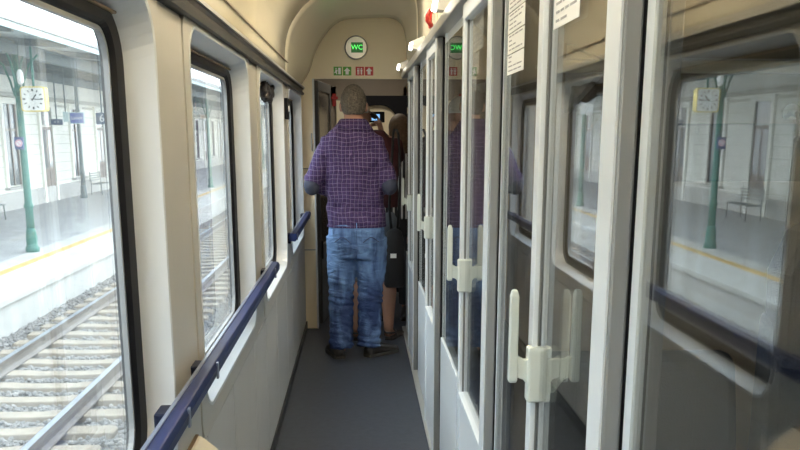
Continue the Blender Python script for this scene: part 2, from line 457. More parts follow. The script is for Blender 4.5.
# ceiling: one lofted vault, flaring down to the bulkhead arch
def sec(pts, n=40):
    P = [Vector((x, 0, z)) for x, z in pts]
    L = [0]
    for p, q in zip(P[:-1], P[1:]): L.append(L[-1] + (q - p).length)
    out = []
    for k in range(n):
        t = L[-1] * k / (n - 1)
        i = max(j for j in range(len(L)) if L[j] <= t + 1e-9); i = min(i, len(P) - 2)
        out.append(P[i].lerp(P[i + 1], (t - L[i]) / (L[i + 1] - L[i])))
    for _ in range(2):
        out = [out[0]] + [(out[i - 1] + out[i] * 2 + out[i + 1]) / 4 for i in range(1, n - 1)] + [out[-1]]
    return out
SA = sec([(-.425, 1.78), (-.425, 1.95), (-.40, 2.05), (-.33, 2.15), (-.22, 2.24), (-.08, 2.31), (.20, 2.35), (.30, 2.31), (.345, 2.20), (.35, 1.88)])
SB = sec([(-.425, 1.78), (-.345, 1.885), (-.315, 2.0), (-.262, 2.10), (-.18, 2.20), (-.09, 2.246), (.25, 2.256), (.32, 2.215), (.345, 2.10), (.35, 1.88)])
def ceil_rings(lst): return [[Vector((p.x * (1 - t) + q.x * t, y, p.z * (1 - t) + q.z * t)) for p, q in zip(SA, SB)] for y, t in lst]
ce = MB().loft(ceil_rings([(Y0, 0), (0, 0), (2, 0), (4, 0), (5.62, 0)]), caps=False, closed=False)
ce.loft(ceil_rings([(5.62, 0), (5.75, .13), (5.95, .32), (6.15, .50), (6.35, .67), (6.55, .82), (6.75, .94), (YB + .02, 1.0)]), caps=False, closed=False)
o = struct('ceiling', ce, M['cream'], smooth=True, fix=False)
s = o.modifiers.new('solid', 'SOLIDIFY'); s.thickness = .03; s.offset = 1
struct('trim_2', MB().box(XL - .004, XL + .004, Y0, 6.6, 1.862, 1.868), M['tan'])
struct('wall_outer_roof', MB().box(-.60, 2.5, Y0 - .1, 10.3, 2.44, 2.6).box(-.60, -.46, Y0 - .1, 10.3, 1.79, 2.45), M['roof']).name = 'roof_skyblock'  # unseen outer roof and side shell, put in to block skylight
struct('wall_front', MB().box(-.56, 2.4, Y0 - .1, Y0, 0, 2.5), M['creamwall'])

# partition head above the doors
struct('trim_4', MB().box(XR - .025, XR + .05, Y0, YB, 1.842, 1.884), M['alu'], bevel=.004)
struct('wall_right_head', MB().box(XR + .018, XR + .06, Y0, YB, 1.88, 2.36), M['creamwall']).name = 'wall_right'

# bulkhead with arch-shaped top and the passage
poly = [(p.x, p.z) for p in SB]
poly = [(-.425, 1.838)] + [(x, z + .004) for x, z in poly if z > 1.84] + [(.36, 1.838)]
mb = MB().prism(poly, (YB, YB + .05), lambda u, v, w: (u, w, v)).box(-.47, -.328, YB, YB + .05, 0, 1.84)
struct('wall_back', mb, M['creamwall'])
obj('jamb_edge', MB().box(-.334, -.322, YB - .012, YB + .05, 0, 1.838), M['white'], bpy.data.objects['wall_back'], bevel=.003)
obj('jamb_groove', MB().box(-.42, -.335, YB - .006, YB, .60, .606).box(-.42, -.335, YB - .006, YB, 1.20, 1.206), M['doorgrey'], bpy.data.objects['wall_back'])
obj('hinge_pull', MB().tube([(-.345, YB - .004, 1.33), (-.345, YB - .03, 1.34), (-.345, YB - .03, 1.44), (-.345, YB - .004, 1.45)], .006), M['alu'], bpy.data.objects['wall_back'], smooth=True)

# vestibule beyond
mb = MB().box(-.62, -.56, YB + .05, 8.6, 0, 2.4).box(-.62, .9, 8.55, 8.6, 1.74, 2.4).box(-.62, -.20, 8.55, 8.6, 0, 1.86).box(-.20, -.03, 8.52, 8.6, 0, 1.86).box(.40, .9, 8.55, 8.6, 0, 1.86).box(.62, .66, YB + .05, 8.6, 0, 2.4)
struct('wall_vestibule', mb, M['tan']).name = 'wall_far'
struct('wall_lightblock', MB().box(-.7, .9, 9.9, 10.0, -.1, 2.5), M['tan'])  # unseen box behind the gangway, added to block light
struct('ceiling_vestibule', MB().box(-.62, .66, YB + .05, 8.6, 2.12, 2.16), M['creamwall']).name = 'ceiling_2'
gw = sroot('door_5', (.1, 8.5, 0))
obj('gangway_surround', ringx([(0, rrect(-.06, .50, .02, 1.78, .08)), (.06, rrect(-.06, .50, .02, 1.78, .08)), (.06, rrect(.00, .335, .05, 1.70, .14)), (0, rrect(.00, .335, .05, 1.70, .14))]), M['black'], gw)
g = gw.children[0]
for v in g.data.vertices:   # built in the Y-Z plane, turned to face along the corridor
    x, y, z = v.co + W[gw.session_uid]; v.co = Vector((y, 8.5 - x, z)) - W[gw.session_uid]
obj('gangway_leaf', MB().box(-.20, .36, 8.50, 8.53, .02, 1.74), M['creamwall'], gw)
obj('gangway_kick_plate', MB().box(-.20, .36, 8.485, 8.50, .02, .9), M['black'], gw)
# swing door folded back against the left side of the vestibule
sd = sroot('door_6', (-.33, YB + .07, 0))
import mathutils
R = Matrix.Rotation(math.radians(6.5), 3, 'Z')
def sdbox(y0, y1, z0, z1, t=.018):
    b = MB().box(-t, t, y0, y1, z0, z1); b.v = [Vector((-.315, YB + .08, 0)) + R.transposed() @ p for p in b.v]; return b
obj('door_frame', MB().add(*(lambda q: (q.v, q.f))(sdbox(0, .05, .02, 1.83))).add(*(lambda q: (q.v, q.f))(sdbox(.60, .66, .02, 1.83))).add(*(lambda q: (q.v, q.f))(sdbox(.05, .60, 1.76, 1.83))), M['dark'], sd, bevel=.003)
obj('lower_panel', sdbox(.05, .60, .02, .62), M['doorgrey'], sd, bevel=.003)
obj('dark_pane', sdbox(.05, .60, .62, 1.76, .006), M['mirrorp'], sd)
obj('door_latch', sdbox(.02, .045, .52, .66, .03), M['black'], sd, bevel=.004)

# ------------------------------------------------------------------ compartment partition: fixed glazing and sliding doors
XG = .372
def fixed(idx, y0, y1, near=True):
    w = sroot(f'window_{idx}', (XG, y0, 0))
    mb = MB().box(XG - .020, XG - .008, y1 - .042, y1, .02, 1.845)
    mb.box(XG - .014, XG + .014, y0, y0 + .03, .02, 1.845).box(XG - .014, XG + .014, y0 + .03, y1 - .042, 1.80, 1.845)
    obj('glazing_frame', mb, M['doorwhite'], w, bevel=.002)
    obj('glazing_seal', MB().box(XG - .008, XG - .005, y1 - .042, y1, .02, 1.845), M['rubber'], w)
    obj('glazing_channel', MB().box(XG - .005, XG + .014, y1 - .040, y1, .02, 1.845), M['doorgrey'], w, bevel=.002)
    obj('pane', MB().box(XG - .024, XG - .018, y0 + .03, y1 - .046, .60, 1.80), M['doorglass'], w)
    obj('lower_panel', MB().box(XG - .030, XG + .008, y0 + .03, y1 - .044, .02, .60), M['doorwhite'], w, bevel=.002)

fixed(6, Y0, 1.172)
fixed(7, 1.80, 2.325)
fixed(8, 3.16, 3.90)
fixed(9, 4.70, 5.45)
fixed(10, 6.32, 6.90)

def handle_mesh(y, x0, x1):
    out = MB(); z0, z1 = .985, 1.165
    for x in (x0, x1):
        out.loft([[Vector((x + sx * .0085 * w, y + sy * .010 * w, z)) for sx, sy in ((-1, -1), (1, -1), (1, 1), (-1, 1))] for z, w in ((z0, .8), (z0 + .006, 1), (z1 - .012, .95), (z1, .6))])
    zc = .985
    prof = [(x0, zc + .012), (x0, zc + .058), (x0 + .02, zc + .046), (x1 - .02, zc + .046), (x1, zc + .058), (x1, zc + .012), (x1 - .02, zc + .006), ((x0 + x1) / 2 + .02, zc - .022), ((x0 + x1) / 2 - .02, zc - .022), (x0 + .02, zc + .006)]
    out.prism(prof, (y - .006, y + .006), lambda u, v, w: (u, w, v))
    return out

def sliding_door(idx, y0, y1, hy):
    """y0 near (trailing) edge with the broad stile, y1 far (leading) edge with the pull"""
    xa, xb = XR - .010, XR + .024
    d = sroot(f'door_{idx}', (XR, y0, 0))
    obj('trailing_gap_shade', MB().box(xb - .009, xb + .002, y0 + .002, y0 + .07, .012, 1.838), M['rubber'], d)  # shade of the gap behind the stile, put in as a black strip
    obj('trailing_stile', MB().box(xa, xb - .009, y0, y0 + .075, .012, 1.838), M['doorgrey'], d, bevel=.004)  # grey body: shade of the near end face painted in
    obj('stile_face', MB().box(xa - .003, xa, y0 + .004, y0 + .072, .014, 1.836), M['doorwhite'], d)
    obj('leading_stile', MB().box(xa, xa + .011, y1 - .040, y1, .012, 1.838), M['doorwhite'], d, bevel=.002)
    obj('stile_seal', MB().box(xa + .011, xa + .018, y1 - .038, y1 - .002, .012, 1.838), M['doorgrey'], d)
    obj('inner_stile', MB().box(xa + .018, xa + .023, y1 - .040, y1, .012, 1.838), M['doorwhite'], d)
    obj('top_rail', MB().box(xa, xb, y0 + .075, y1 - .04, 1.79, 1.838), M['doorwhite'], d, bevel=.003)
    obj('lower_panel', MB().box(xa + .004, xb - .004, y0 + .075, y1 - .04, .012, .595), M['doorwhite'], d, bevel=.003)
    obj('sill_bead', MB().box(xa - .002, xb, y0 + .075, y1 - .04, .59, .61), M['doorwhite'], d, bevel=.003)
    obj('pane', MB().box(XR + .004, XR + .010, y0 + .073, y1 - .038, .605, 1.795), M['doorglass'], d)
    h = obj('pull_handle', handle_mesh(hy, XR - .045, XR + .075), M['handle'], d, bevel=.0025)
    obj('handle_clamp', MB().box(XR - .019, XR + .019, hy - .020, hy + .012, .948, 1.056), M['handle'], h, bevel=.005)

sliding_door(1, 1.175, 1.735, 1.70)
sliding_door(2, 2.33, 3.00, 2.965)
sliding_door(3, 3.97, 4.58, 4.545)
sliding_door(4, 5.57, 6.26, 6.225)
# threshold rail the doors slide on
struct('baseboard_right', MB().box(XR - .018, XR + .05, Y0, YB, 0, .012), M['alu'])

# ------------------------------------------------------------------ compartments
XO = 2.32
PY = [-.9, .72, 2.32, 3.92, 5.52, YB]
mb = MB()
for k, y in enumerate(PY):
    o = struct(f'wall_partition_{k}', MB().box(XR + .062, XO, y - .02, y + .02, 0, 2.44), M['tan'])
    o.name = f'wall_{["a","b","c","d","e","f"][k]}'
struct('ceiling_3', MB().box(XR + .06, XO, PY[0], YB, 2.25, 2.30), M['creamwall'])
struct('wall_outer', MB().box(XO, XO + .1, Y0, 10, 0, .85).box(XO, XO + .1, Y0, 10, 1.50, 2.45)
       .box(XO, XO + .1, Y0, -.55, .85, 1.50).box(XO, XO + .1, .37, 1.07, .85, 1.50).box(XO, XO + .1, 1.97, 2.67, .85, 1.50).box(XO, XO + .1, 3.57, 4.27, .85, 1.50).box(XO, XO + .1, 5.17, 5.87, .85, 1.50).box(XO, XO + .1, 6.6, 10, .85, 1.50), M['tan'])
for k, (a, b) in enumerate([(1.07, 1.97), (2.67, 3.57), (4.27, 5.17)]):
    w = sroot(f'window_{11 + k}', (XO, a, .85))
    obj('window_gasket', ringx([(XO - .01, rrect(a - .02, b + .02, .83, 1.52, .05)), (XO - .01, rrect(a + .05, b - .05, .90, 1.45, .05)), (XO + .06, rrect(a + .05, b - .05, .90, 1.45, .05)), (XO + .06, rrect(a - .02, b + .02, .83, 1.52, .05))]), M['rubber'], w)
    obj('pane', slab(rrect(a + .04, b - .04, .89, 1.46, .05), XO + .03, XO + .036), M['winglass'], w)

def seat(x, y, s, label):
    """s=+1: back against the far partition (faces -Y)"""
    t = thing('compartment_seat', label, 'seat', (x, y, 0), None)
    w = .258
    def pr(poly): return MB().prism([(a, b) for a, b in poly], (x - w, x + w), lambda u, v, q: (q, y - s * u, v))
    obj('cushion', pr([(.08, .28), (.62, .28), (.66, .36), (.64, .45), (.58, .47), (.10, .43)]), M['moquette'], t, bevel=.03)
    obj('backrest', pr([(.02, .40), (.16, .42), (.15, .70), (.10, 1.0 if x > .9 else .90), (.02, 1.02 if x > .9 else .92)]), M['seat'], t, bevel=.03)
    hr = [(-.24, .88), (-.25, 1.12), (-.21, 1.22), (-.12, 1.275), (.12, 1.275), (.21, 1.22), (.25, 1.12), (.24, .88)]
    if x > .9: obj('headrest', MB().prism(hr, (y - s * .02, y - s * .17), lambda u, v, q: (x + u, q, v)), M['seat'], t, bevel=.03)
    for q in (-1, 1):
        hr = [(.14, .60), (.50, .58), (.56, .61), (.57, .66), (.52, .69), (.14, .68)]
        obj('armrest', MB().prism(hr, (x + q * w - .028, x + q * w + .028), lambda u, v, p: (p, y - s * u, v)), M['seat'], t, bevel=.02)
    obj('plinth', MB().box(x - w, x + w, min(y - s * .1, y - s * .55), max(y - s * .1, y - s * .55), 0, .28), M['black'], t)
    return t
names = ['nearest the corridor', 'in the middle of the bench', 'beside the outer window']
for j, x in enumerate((.69, 1.27, 1.86)):
    if j < 2: seat(x, 2.30, 1, 'grey train seat behind the nearest pane, ' + names[j])
for j, x in enumerate((.69, 1.27)):
    if j == 0: seat(x, 2.34, -1, 'blue woven seat cushion seen low through the nearest sliding door')
    seat(x, 3.90, 1, ['dark blue train seat in the second compartment, nearest the corridor', 'dark blue train seat in the second compartment, in the middle of its bench'][j])
# glazed strip, luggage rack and coat hook on the partition of the first compartment
t = thing('partition_mirror', 'dark glazed strip above the headrests on the compartment wall', 'mirror', (1.5, 2.30, 1.33))
obj('mirror_panel', MB().box(.74, 2.2, 2.288, 2.298, 1.335, 1.475), M['mirrorp'], t)
obj('mirror_edge', MB().box(.72, 2.22, 2.285, 2.299, 1.325, 1.335).box(.72, 2.22, 2.285, 2.299, 1.475, 1.485), M['tan'], t)
t = thing('luggage_rack', 'luggage rack with pale front bar high on the compartment wall', 'rack', (1.3, 2.2, 1.6))
obj('front_bar', MB().box(.42, 2.25, 1.99, 2.01, 1.575, 1.60), M['binlid'], t, bevel=.004)
mb = MB()
for k in range(9): mb.box(.42, 2.25, 2.04 + k * .028, 2.05 + k * .028, 1.60, 1.608)
obj('rack_slats', mb, M['alu'], t)
for x in (.5, 1.3, 2.1): obj('rack_bracket', MB().prism([(2.0, 1.57), (2.0, 1.60), (2.30, 1.66), (2.30, 1.50)], (x, x + .015), lambda u, v, q: (q, u, v)), M['alu'], t)
t = thing('coat_hook', 'chrome coat hook behind the nearest pane at right edge', 'hook', (1.06, 2.285, 1.46))
obj('hook_plate', MB().disc((1.06, 2.292, 1.50), .022, .012, (0, 1, 0)), M['chrome'], t, smooth=False)
obj('hook_arm', MB().tube([(1.06, 2.285, 1.50), (1.06, 2.25, 1.495), (1.06, 2.225, 1.47), (1.06, 2.228, 1.445), (1.06, 2.25, 1.432), (1.06, 2.265, 1.45)], .008), M['chrome'], t, smooth=True)
t = thing('rucksack', 'dark grey rounded rucksack low behind the nearest glass pane', 'bag', (.69, 1.95, .48))
b = MB()
b.loft([[Vector((.69 + a * math.cos(q), 1.98 + c * math.sin(q), z)) for q in [2 * PI * k / 20 for k in range(20)]] for z, a, c in ((.48, .15, .09), (.52, .18, .11), (.61, .175, .105), (.68, .14, .09), (.72, .08, .06), (.73, .02, .02))])
obj('bag_body', b, M['blackcloth'], t, smooth=True)
obj('zip', MB().tube([(.57, 1.885, .63), (.63, 1.88, .675), (.69, 1.88, .69), (.75, 1.88, .675), (.81, 1.885, .63)], .004), M['doorgrey'], t, smooth=True)

# ------------------------------------------------------------------ corridor fittings
def rail(y0, y1, label, brs):
    t = thing('handrail', label, 'handrail', (-.375, (y0 + y1) / 2, .90), 'blue handrails along the corridor windows')
    prof = [(-.398, .863), (-.366, .858), (-.356, .87), (-.354, .890), (-.360, .903), (-.392, .905), (-.400, .890)]
    obj('rail_bar', MB().prism(prof, (y0, y1), lambda u, v, w: (u, w, v)), M['rail'], t, bevel=.003)
    obj('groove_strip', MB().box(-.392, -.384, y0 + .01, y1 - .01, .9045, .9075), M['railgroove'], t)
    for y in brs:
        obj('rail_bracket', MB().box(XL, -.392, y - .035, y + .035, .845, .900), M['railnavy'], t, bevel=.004)
        obj('bracket_joint', MB().box(-.357, -.3525, y - .008, y + .008, .862, .902), M['railgroove'], t)
rail(-1.4, 4.05, 'long dark blue handrail running below the first three windows', [.55, 1.83, 2.22, 3.85])
rail(5.22, 6.76, 'short dark blue handrail below the farthest window', [5.27, 6.6])

t = thing('waste_bin', 'small cream-lidded waste bin on the wall under the handrail', 'bin', (-.39, 2.2, .45))
obj('bin_body', MB().box(XL + .005, -.345, 1.81, 2.19, .36, .650), M['binbody'], t, bevel=.006)
obj('bin_lid', MB().prism([(XL + .005, .653), (-.335, .640), (-.330, .660), (XL + .02, .720), (XL + .005, .720)], (1.80, 2.20), lambda u, v, w: (u, w, v)), M['binlid'], t, bevel=.005)
obj('lid_hinge', MB().box(XL + .006, XL + .014, 2.02, 2.2, .718, .723), M['brownedge'], t)

t = thing('wall_button_box', 'small black box with a white dot on the pier before the last window', 'button', (-.412, 5.37, 1.58))
obj('box_body', MB().box(XL + .006, XL + .026, 5.31, 5.43, 1.53, 1.645), M['black'], t, bevel=.004)
obj('white_button', MB().disc((XL + .028, 5.37, 1.588), .016, .006, (1, 0, 0)), M['signwhite'], t)

mb = MB()
for k in range(46):
    c = (XL - .035 + random.uniform(-.012, .015), random.uniform(4.55, 4.95), random.uniform(1.618, 1.685))
    mb.ball(c, (random.uniform(.010, .018), random.uniform(.02, .05), random.uniform(.012, .03)), 7, 5)
o = obj('window_cloth', mb, M['curtain']); fuse(o, .006, 1)
tag(o, 'dark crumpled cloth bunched along the top of the third window', 'cloth')

# spot lamps above the doors
def lamp(y, label):
    t = thing('spot_lamp', label, 'lamp', (XR, y, 1.9), 'small spot lamps above the compartment doors')
    obj('lamp_housing', MB().prism([(XR + .02, 1.885), (XR - .025, 1.888), (XR - .062, 1.890), (XR - .052, 1.93), (XR + .02, 1.96)], (y - .036, y + .036), lambda u, v, w: (u, w, v)), M['alu'], t, bevel=.004)
    mb = MB().prism([(XR - .050, 1.882), (XR - .068, 1.888), (XR - .060, 1.924), (XR - .044, 1.924)], (y - .040, y - .026), lambda u, v, w: (u, w, v))
    obj('lamp_lens', mb, M['lampglow'], t, bevel=.003)
lamp(3.58, 'lit spot lamp above the second sliding door, nearest of the three')
lamp(5.17, 'lit spot lamp above the doors, middle one of the three')
lamp(6.74, 'lit spot lamp above the doors beside the end wall')

t = thing('emergency_brake', 'red emergency brake handle on the wall above the doors', 'handle', (XR, 4.2, 1.9))
obj('brake_plate', MB().box(XR + .006, XR + .02, 4.14, 4.26, 1.89, 1.99), M['creamwall'], t, bevel=.003)
obj('brake_grip', MB().tube([(XR + .01, 4.17, 1.965), (XR - .028, 4.165, 1.965), (XR - .036, 4.165, 1.945), (XR - .036, 4.168, 1.925), (XR - .02, 4.18, 1.908), (XR - .02, 4.22, 1.905), (XR - .022, 4.235, 1.93), (XR - .02, 4.235, 1.965), (XR + .01, 4.235, 1.985)], .010), M['red'], t, smooth=True)

# WC sign and pictograms on the bulkhead
t = thing('wc_sign', 'round grey sign with lit green WC letters on the end wall', 'sign', (-.015, YB - .01, 2.04))
obj('sign_disc', MB().disc((-.015, YB - .008, 2.052), .078, .018, (0, -1, 0), 40), M['alu'], t)
obj('sign_ring', MB().tube([(-.015 + .078 * math.cos(q), YB - .014, 2.052 + .078 * math.sin(q)) for q in [2 * PI * k / 40 for k in range(41)]], .0045, 6), M['doorgrey'], t, smooth=True)
obj('display', MB().box(-.05, .034, YB - .022, YB - .014, 2.017, 2.087), M['greendark'], t)
obj('letters', text_mesh('WC', .047, lambda a, b, c: (-.008 + a, YB - .0235 - c, 2.052 + b)), M['greenglow'], t)
def arrow_sym(cx, cz, s):
    poly = [(-.2, -.42), (.2, -.42), (.2, .0), (.42, .0), (0, .44), (-.42, .0), (-.2, .0)]
    return MB().prism([(cx + a * s, cz + b * s) for a, b in poly], (YB - .0045, YB - .0025), lambda u, v, w: (u, w, v))
def people_sym(cx, cz, s):
    mb = MB()
    for dx in (-.22, .22):
        mb.disc((cx + dx * s, YB - .0035, cz + .30 * s), .09 * s, .002, (0, -1, 0), 14)
        mb.box(cx + (dx - .12) * s, cx + (dx + .12) * s, YB - .0045, YB - .0025, cz - .02 * s, cz + .18 * s)
        mb.box(cx + (dx - .08) * s, cx + (dx + .08) * s, YB - .0045, YB - .0025, cz - .42 * s, cz)
    mb.box(cx - .02 * s, cx + .02 * s, YB - .0045, YB - .0025, cz - .42 * s, cz + .4 * s); return mb
def door_sym(cx, cz, s):
    mb = MB().box(cx + .05 * s, cx + .38 * s, YB - .0045, YB - .0025, cz - .4 * s, cz + .4 * s)
    mb.disc((cx - .22 * s, YB - .0035, cz + .28 * s), .09 * s, .002, (0, -1, 0), 14)
    mb.prism([(cx - .35 * s, cz + .12 * s), (cx - .05 * s, cz + .15 * s), (cx - .02 * s, cz - .02 * s), (cx - .12 * s, cz - .05 * s), (cx - .08 * s, cz - .4 * s), (cx - .2 * s, cz - .4 * s), (cx - .25 * s, cz - .15 * s), (cx - .4 * s, cz - .3 * s), (cx - .45 * s, cz - .2 * s), (cx - .3 * s, cz)], (YB - .0045, YB - .0025), lambda u, v, w: (u, w, v))
    return mb
for cx, m, sy, lab in ((-.148, 'green', door_sym, 'green pictogram sticker showing a running figure and door'), (-.081, 'green', arrow_sym, 'green sticker with a white upward arrow'),
                       (.010, 'pred', people_sym, 'red pictogram sticker showing two small figures'), (.077, 'pred', arrow_sym, 'red sticker with a white upward arrow')):
    t = thing('pictogram_sticker', lab, 'sticker', (cx, YB, 1.86), 'pictogram stickers over the passage')
    obj('sticker_sheet', MB().box(cx - .030, cx + .030, YB - .0025, YB - .0005, 1.861, 1.921), M[m], t)
    obj('symbol', sy(cx, 1.891, .056), M['signwhite'], t)
# red hammer box and bracket seen through the passage
t = thing('emergency_hammer', 'small red holder on the tan wall of the vestibule', 'hammer', (-.20, 8.53, 1.70))
obj('hammer_holder', MB().box(-.235, -.195, 8.52, 8.549, 1.69, 1.80), M['red'], t, bevel=.006)
obj('hammer_head', MB().box(-.245, -.185, 8.50, 8.52, 1.75, 1.775), M['red'], t, bevel=.004)

# paper notices on the glass
def notice(x, y0, y1, z0, z1, label, rows, group=None):
    t = thing('paper_notice', label, 'notice', (x, (y0 + y1) / 2, z0), group)
    obj('paper_sheet', MB().box(x, x + .0006, y0, y1, z0, z1), M['paper'], t)
    mb = MB(); h = (z1 - z0)
    for r in range(rows):
        z = z1 - h * (r + .6) / (rows + .4); y = y1 - (y1 - y0) * .1
        while y > y0 + (y1 - y0) * .15:
            l = random.uniform(.12, .3) * (y1 - y0); l = min(l, y - y0 - .1 * (y1 - y0))
            mb.box(x - .0006, x - .0001, y - l, y, z - h * .10 / rows, z + h * .16 / rows); y -= l + .05 * (y1 - y0)
            if random.random() < .2: break
    obj('printed_lines', mb, M['inkgrey'], t)
notice(XR + .0030, 1.475, 1.665, 1.625, 1.70, 'white printed notice at the top of the nearest sliding door', 5)
zz = 1.762
for k in range(4):
    notice(XG - .0250, 2.01, 2.23, zz - .043, zz, ['topmost narrow reservation slip on the fixed pane', 'second narrow reservation slip on the fixed pane, below the topmost', 'third narrow reservation slip on the fixed pane', 'lowest narrow reservation slip on the fixed pane'][k], 4, 'reservation slips on the fixed pane')
    zz -= .0455
notice(XR + .0105, 2.66, 2.90, 1.685, 1.785, 'white printed notice at the top of the second sliding door', 6)
notice(XR + .0105, 2.75, 2.90, 1.62, 1.68, 'smaller white slip under the notice on the second sliding door', 5)
notice(XR + .0105, 2.80, 2.90, 1.575, 1.615, 'lowest small slip on the second sliding door', 3)

# ------------------------------------------------------------------ people
def ell(c, rx, ry, n=28, tilt=0.0, sq=2.3):
    pts = []
    for k in range(n):
        t = 2 * PI * k / n; a, b = math.cos(t), math.sin(t)
        u = rx * math.copysign(abs(a) ** (2 / sq), a); v = ry * math.copysign(abs(b) ** (2 / sq), b)
        pts.append(Vector((c[0] + u, c[1] + v, c[2] + tilt * v)))
    return pts

def head(mb, c, face, rx=.077, ry=.097, rz=.118):
    """skull, jaw, nose, ears; face is the direction (angle about Z) looked at"""
    Rz = Matrix.Rotation(face, 3, 'Z'); c = Vector(c)
    def add(b): mb.add([c + Rz @ p for p in b.v], b.f)
    b = MB(); b.ball((0, 0, .01), (rx, ry, rz), 22, 16); add(b)
    b = MB(); b.ball((0, .030, -.065), (rx * .78, ry * .66, .055), 18, 10); add(b)
    b = MB(); b.tube([(0, ry * .93, .015), (0, ry * 1.06, -.018), (0, ry * 1.13, -.033), (0, ry * .95, -.042)], [.008, .011, .014, .010], 10); add(b)
    for s in (-1, 1):
        b = MB(); b.ball((s * rx * 1.03, -.006, -.012), (.010, .020, .032), 10, 8); add(b)
def face_parts(t, c, face, rx=.077, ry=.097):
    Rz = Matrix.Rotation(face, 3, 'Z'); c = Vector(c)
    for s in (-1, 1):
        b = MB(); b.ball((s * .031, ry * .90, .012), (.012, .008, .007), 10, 8); b.v = [c + Rz @ p for p in b.v]
        obj('eye', b, M['eyewhite'], t, smooth=True)
        b = MB(); b.ball((s * .031, ry * .975, .012), (.005, .003, .005), 8, 6); b.v = [c + Rz @ p for p in b.v]
        obj('iris', b, M['ink'], t, smooth=True)
    b = MB(); b.ball((0, ry * .93, -.072), (.024, .008, .006), 10, 6); b.v = [c + Rz @ p for p in b.v]
    obj('mouth', b, M['lips'], t, smooth=True)

def hand(mb, wr, d, side, palmn):
    """palm + five bent fingers; wr wrist point, d direction, side towards thumb, palmn palm normal"""
    wr = Vector(wr); d = Vector(d).normalized(); s = Vector(side); s = (s - d * s.dot(d)).normalized(); pn = d.cross(s).normalized()
    if pn.dot(Vector(palmn)) < 0: pn = -pn
    mb.tube([wr - d * .02, wr + d * .02, wr + d * .05, wr + d * .085], [(.026, .018), (.036, .016), (.040, .015), (.038, .013)], 12)
    for k, (off, l) in enumerate(((.030, .072), (.010, .080), (-.010, .074), (-.030, .058))):
        b = wr + d * .075 + s * off
        mb.tube([b, b + d * .02, b + d * (.02 + l * .40) + pn * .012, b + d * (.02 + l * .58) + pn * .034, b + d * (.02 + l * .58) + pn * .056], [.0095, .0092, .0086, .0080, .006], 8)
    b = wr + d * .02 + s * .030
    mb.tube([b, b + s * .022 + d * .022 + pn * .01, b + s * .030 + d * .048 + pn * .022, b + s * .026 + d * .068 + pn * .034], [.014, .0115, .010, .007], 8)

def shoe(t, heel, ang, m, sm, L=.285, name='shoe'):
    h = Vector(heel); Rz = Matrix.Rotation(ang, 3, 'Z')
    st = [(0.0, .030, .075), (.03, .038, .082), (.09, .040, .098), (.15, .045, .078), (.21, .050, .060), (.26, .042, .050), (L, .018, .034)]
    rings = []
    for y, w, z in st:
        rings.append([h + Rz @ Vector((w * math.copysign(abs(math.cos(q)) ** .7, math.cos(q)), y, .018 + (z - .018) * max(0, math.sin(q)) ** .8 if math.sin(q) > 0 else .018)) for q in [PI * k / 12 for k in range(13)]])
    o = obj(name, MB().loft(rings), m, t, smooth=True, bevel=0)
    rings = []
    for y, w, z in st:
        rings.append([h + Rz @ Vector((x, y, zz)) for x, zz in ((-w - .004, 0), (w + .004, 0), (w + .004, .022), (-w - .004, .022))])
    obj('sole', MB().loft(rings), sm, o, bevel=.003)

# -- the man in the purple checked shirt
mx, my = -.035, 6.03
man = thing('person', 'person standing with back turned, purple checked shirt, blue jeans and dark shoes', 'person', (mx, my, 0))
hc = (-.033, 6.035, 1.628)
b = MB(); head(b, hc, 0, .079, .098, .113)
b.tube([(-.035, 6.015, 1.36), (-.035, 6.02, 1.50), (-.034, 6.03, 1.57)], [.07, .062, .060], 16)
b.loft([ell((mx + .012, my, z), rx, ry) for z, rx, ry in ((.76, .12, .09), (.84, .15, .10), (.95, .15, .105), (1.10, .165, .105), (1.25, .175, .105), (1.36, .165, .095), (1.45, .09, .07))])
for s, sh, el, wr in ((-1, (-.190, 6.02, 1.385), (-.298, 5.985, 1.135), (-.165, 6.20, 1.07)), (1, (.096, 6.02, 1.390), (.186, 5.985, 1.135), (.085, 6.20, 1.07))):
    b.tube([(mx + s * .09, my, 1.41), sh, (Vector(sh) + Vector(el)) / 2, el, (Vector(el) * .5 + Vector(wr) * .5), wr], [.04, .040, .040, .038, .034, .027], 14)
    hand(b, wr, Vector((-s * .5, 1, .05)), (0, .2, 1), (-s, 0, 0))
for s, hp, kn, an in ((-1, (-.118, 6.03, .82), (-.128, 6.04, .45), (-.132, 5.99, .075)), (1, (.068, 6.03, .82), (.066, 6.04, .45), (.056, 6.0, .075))):
    b.tube([hp, (Vector(hp) + Vector(kn)) / 2, kn, (Vector(kn) * .6 + Vector(an) * .4), an], [.082, .07, .054, .053, .036], 14)
    b.ball((an[0], an[1] + .04, .05), (.030, .08, .03), 12, 8)
body = obj('body', b, M['skin'], man); fuse(body, .006, 3)
face_parts(man, hc, 0, .079, .098)
# hair: short, greying, covering crown and back of the head
b = MB(); rr = []
for i in range(15):
    t = PI * i / 20 + .02
    ring = []
    for k in range(28):
        q = 2 * PI * k / 28
        x, y, z = .0835 * math.sin(t) * math.cos(q), .103 * math.sin(t) * math.sin(q), .119 * math.cos(t)
        lim = .055 if y > .02 else (-.012 if y > -.02 else -.075)
        z = max(z, lim)
        ring.append(Vector((hc[0] + x, hc[1] + y, hc[2] + .010 + z)))
    rr.append(ring)
b.loft(rr)
hair = obj('hair', b, M['hair'], man); fuse(hair, .006, 3); wrinkle(hair, .002, 60)
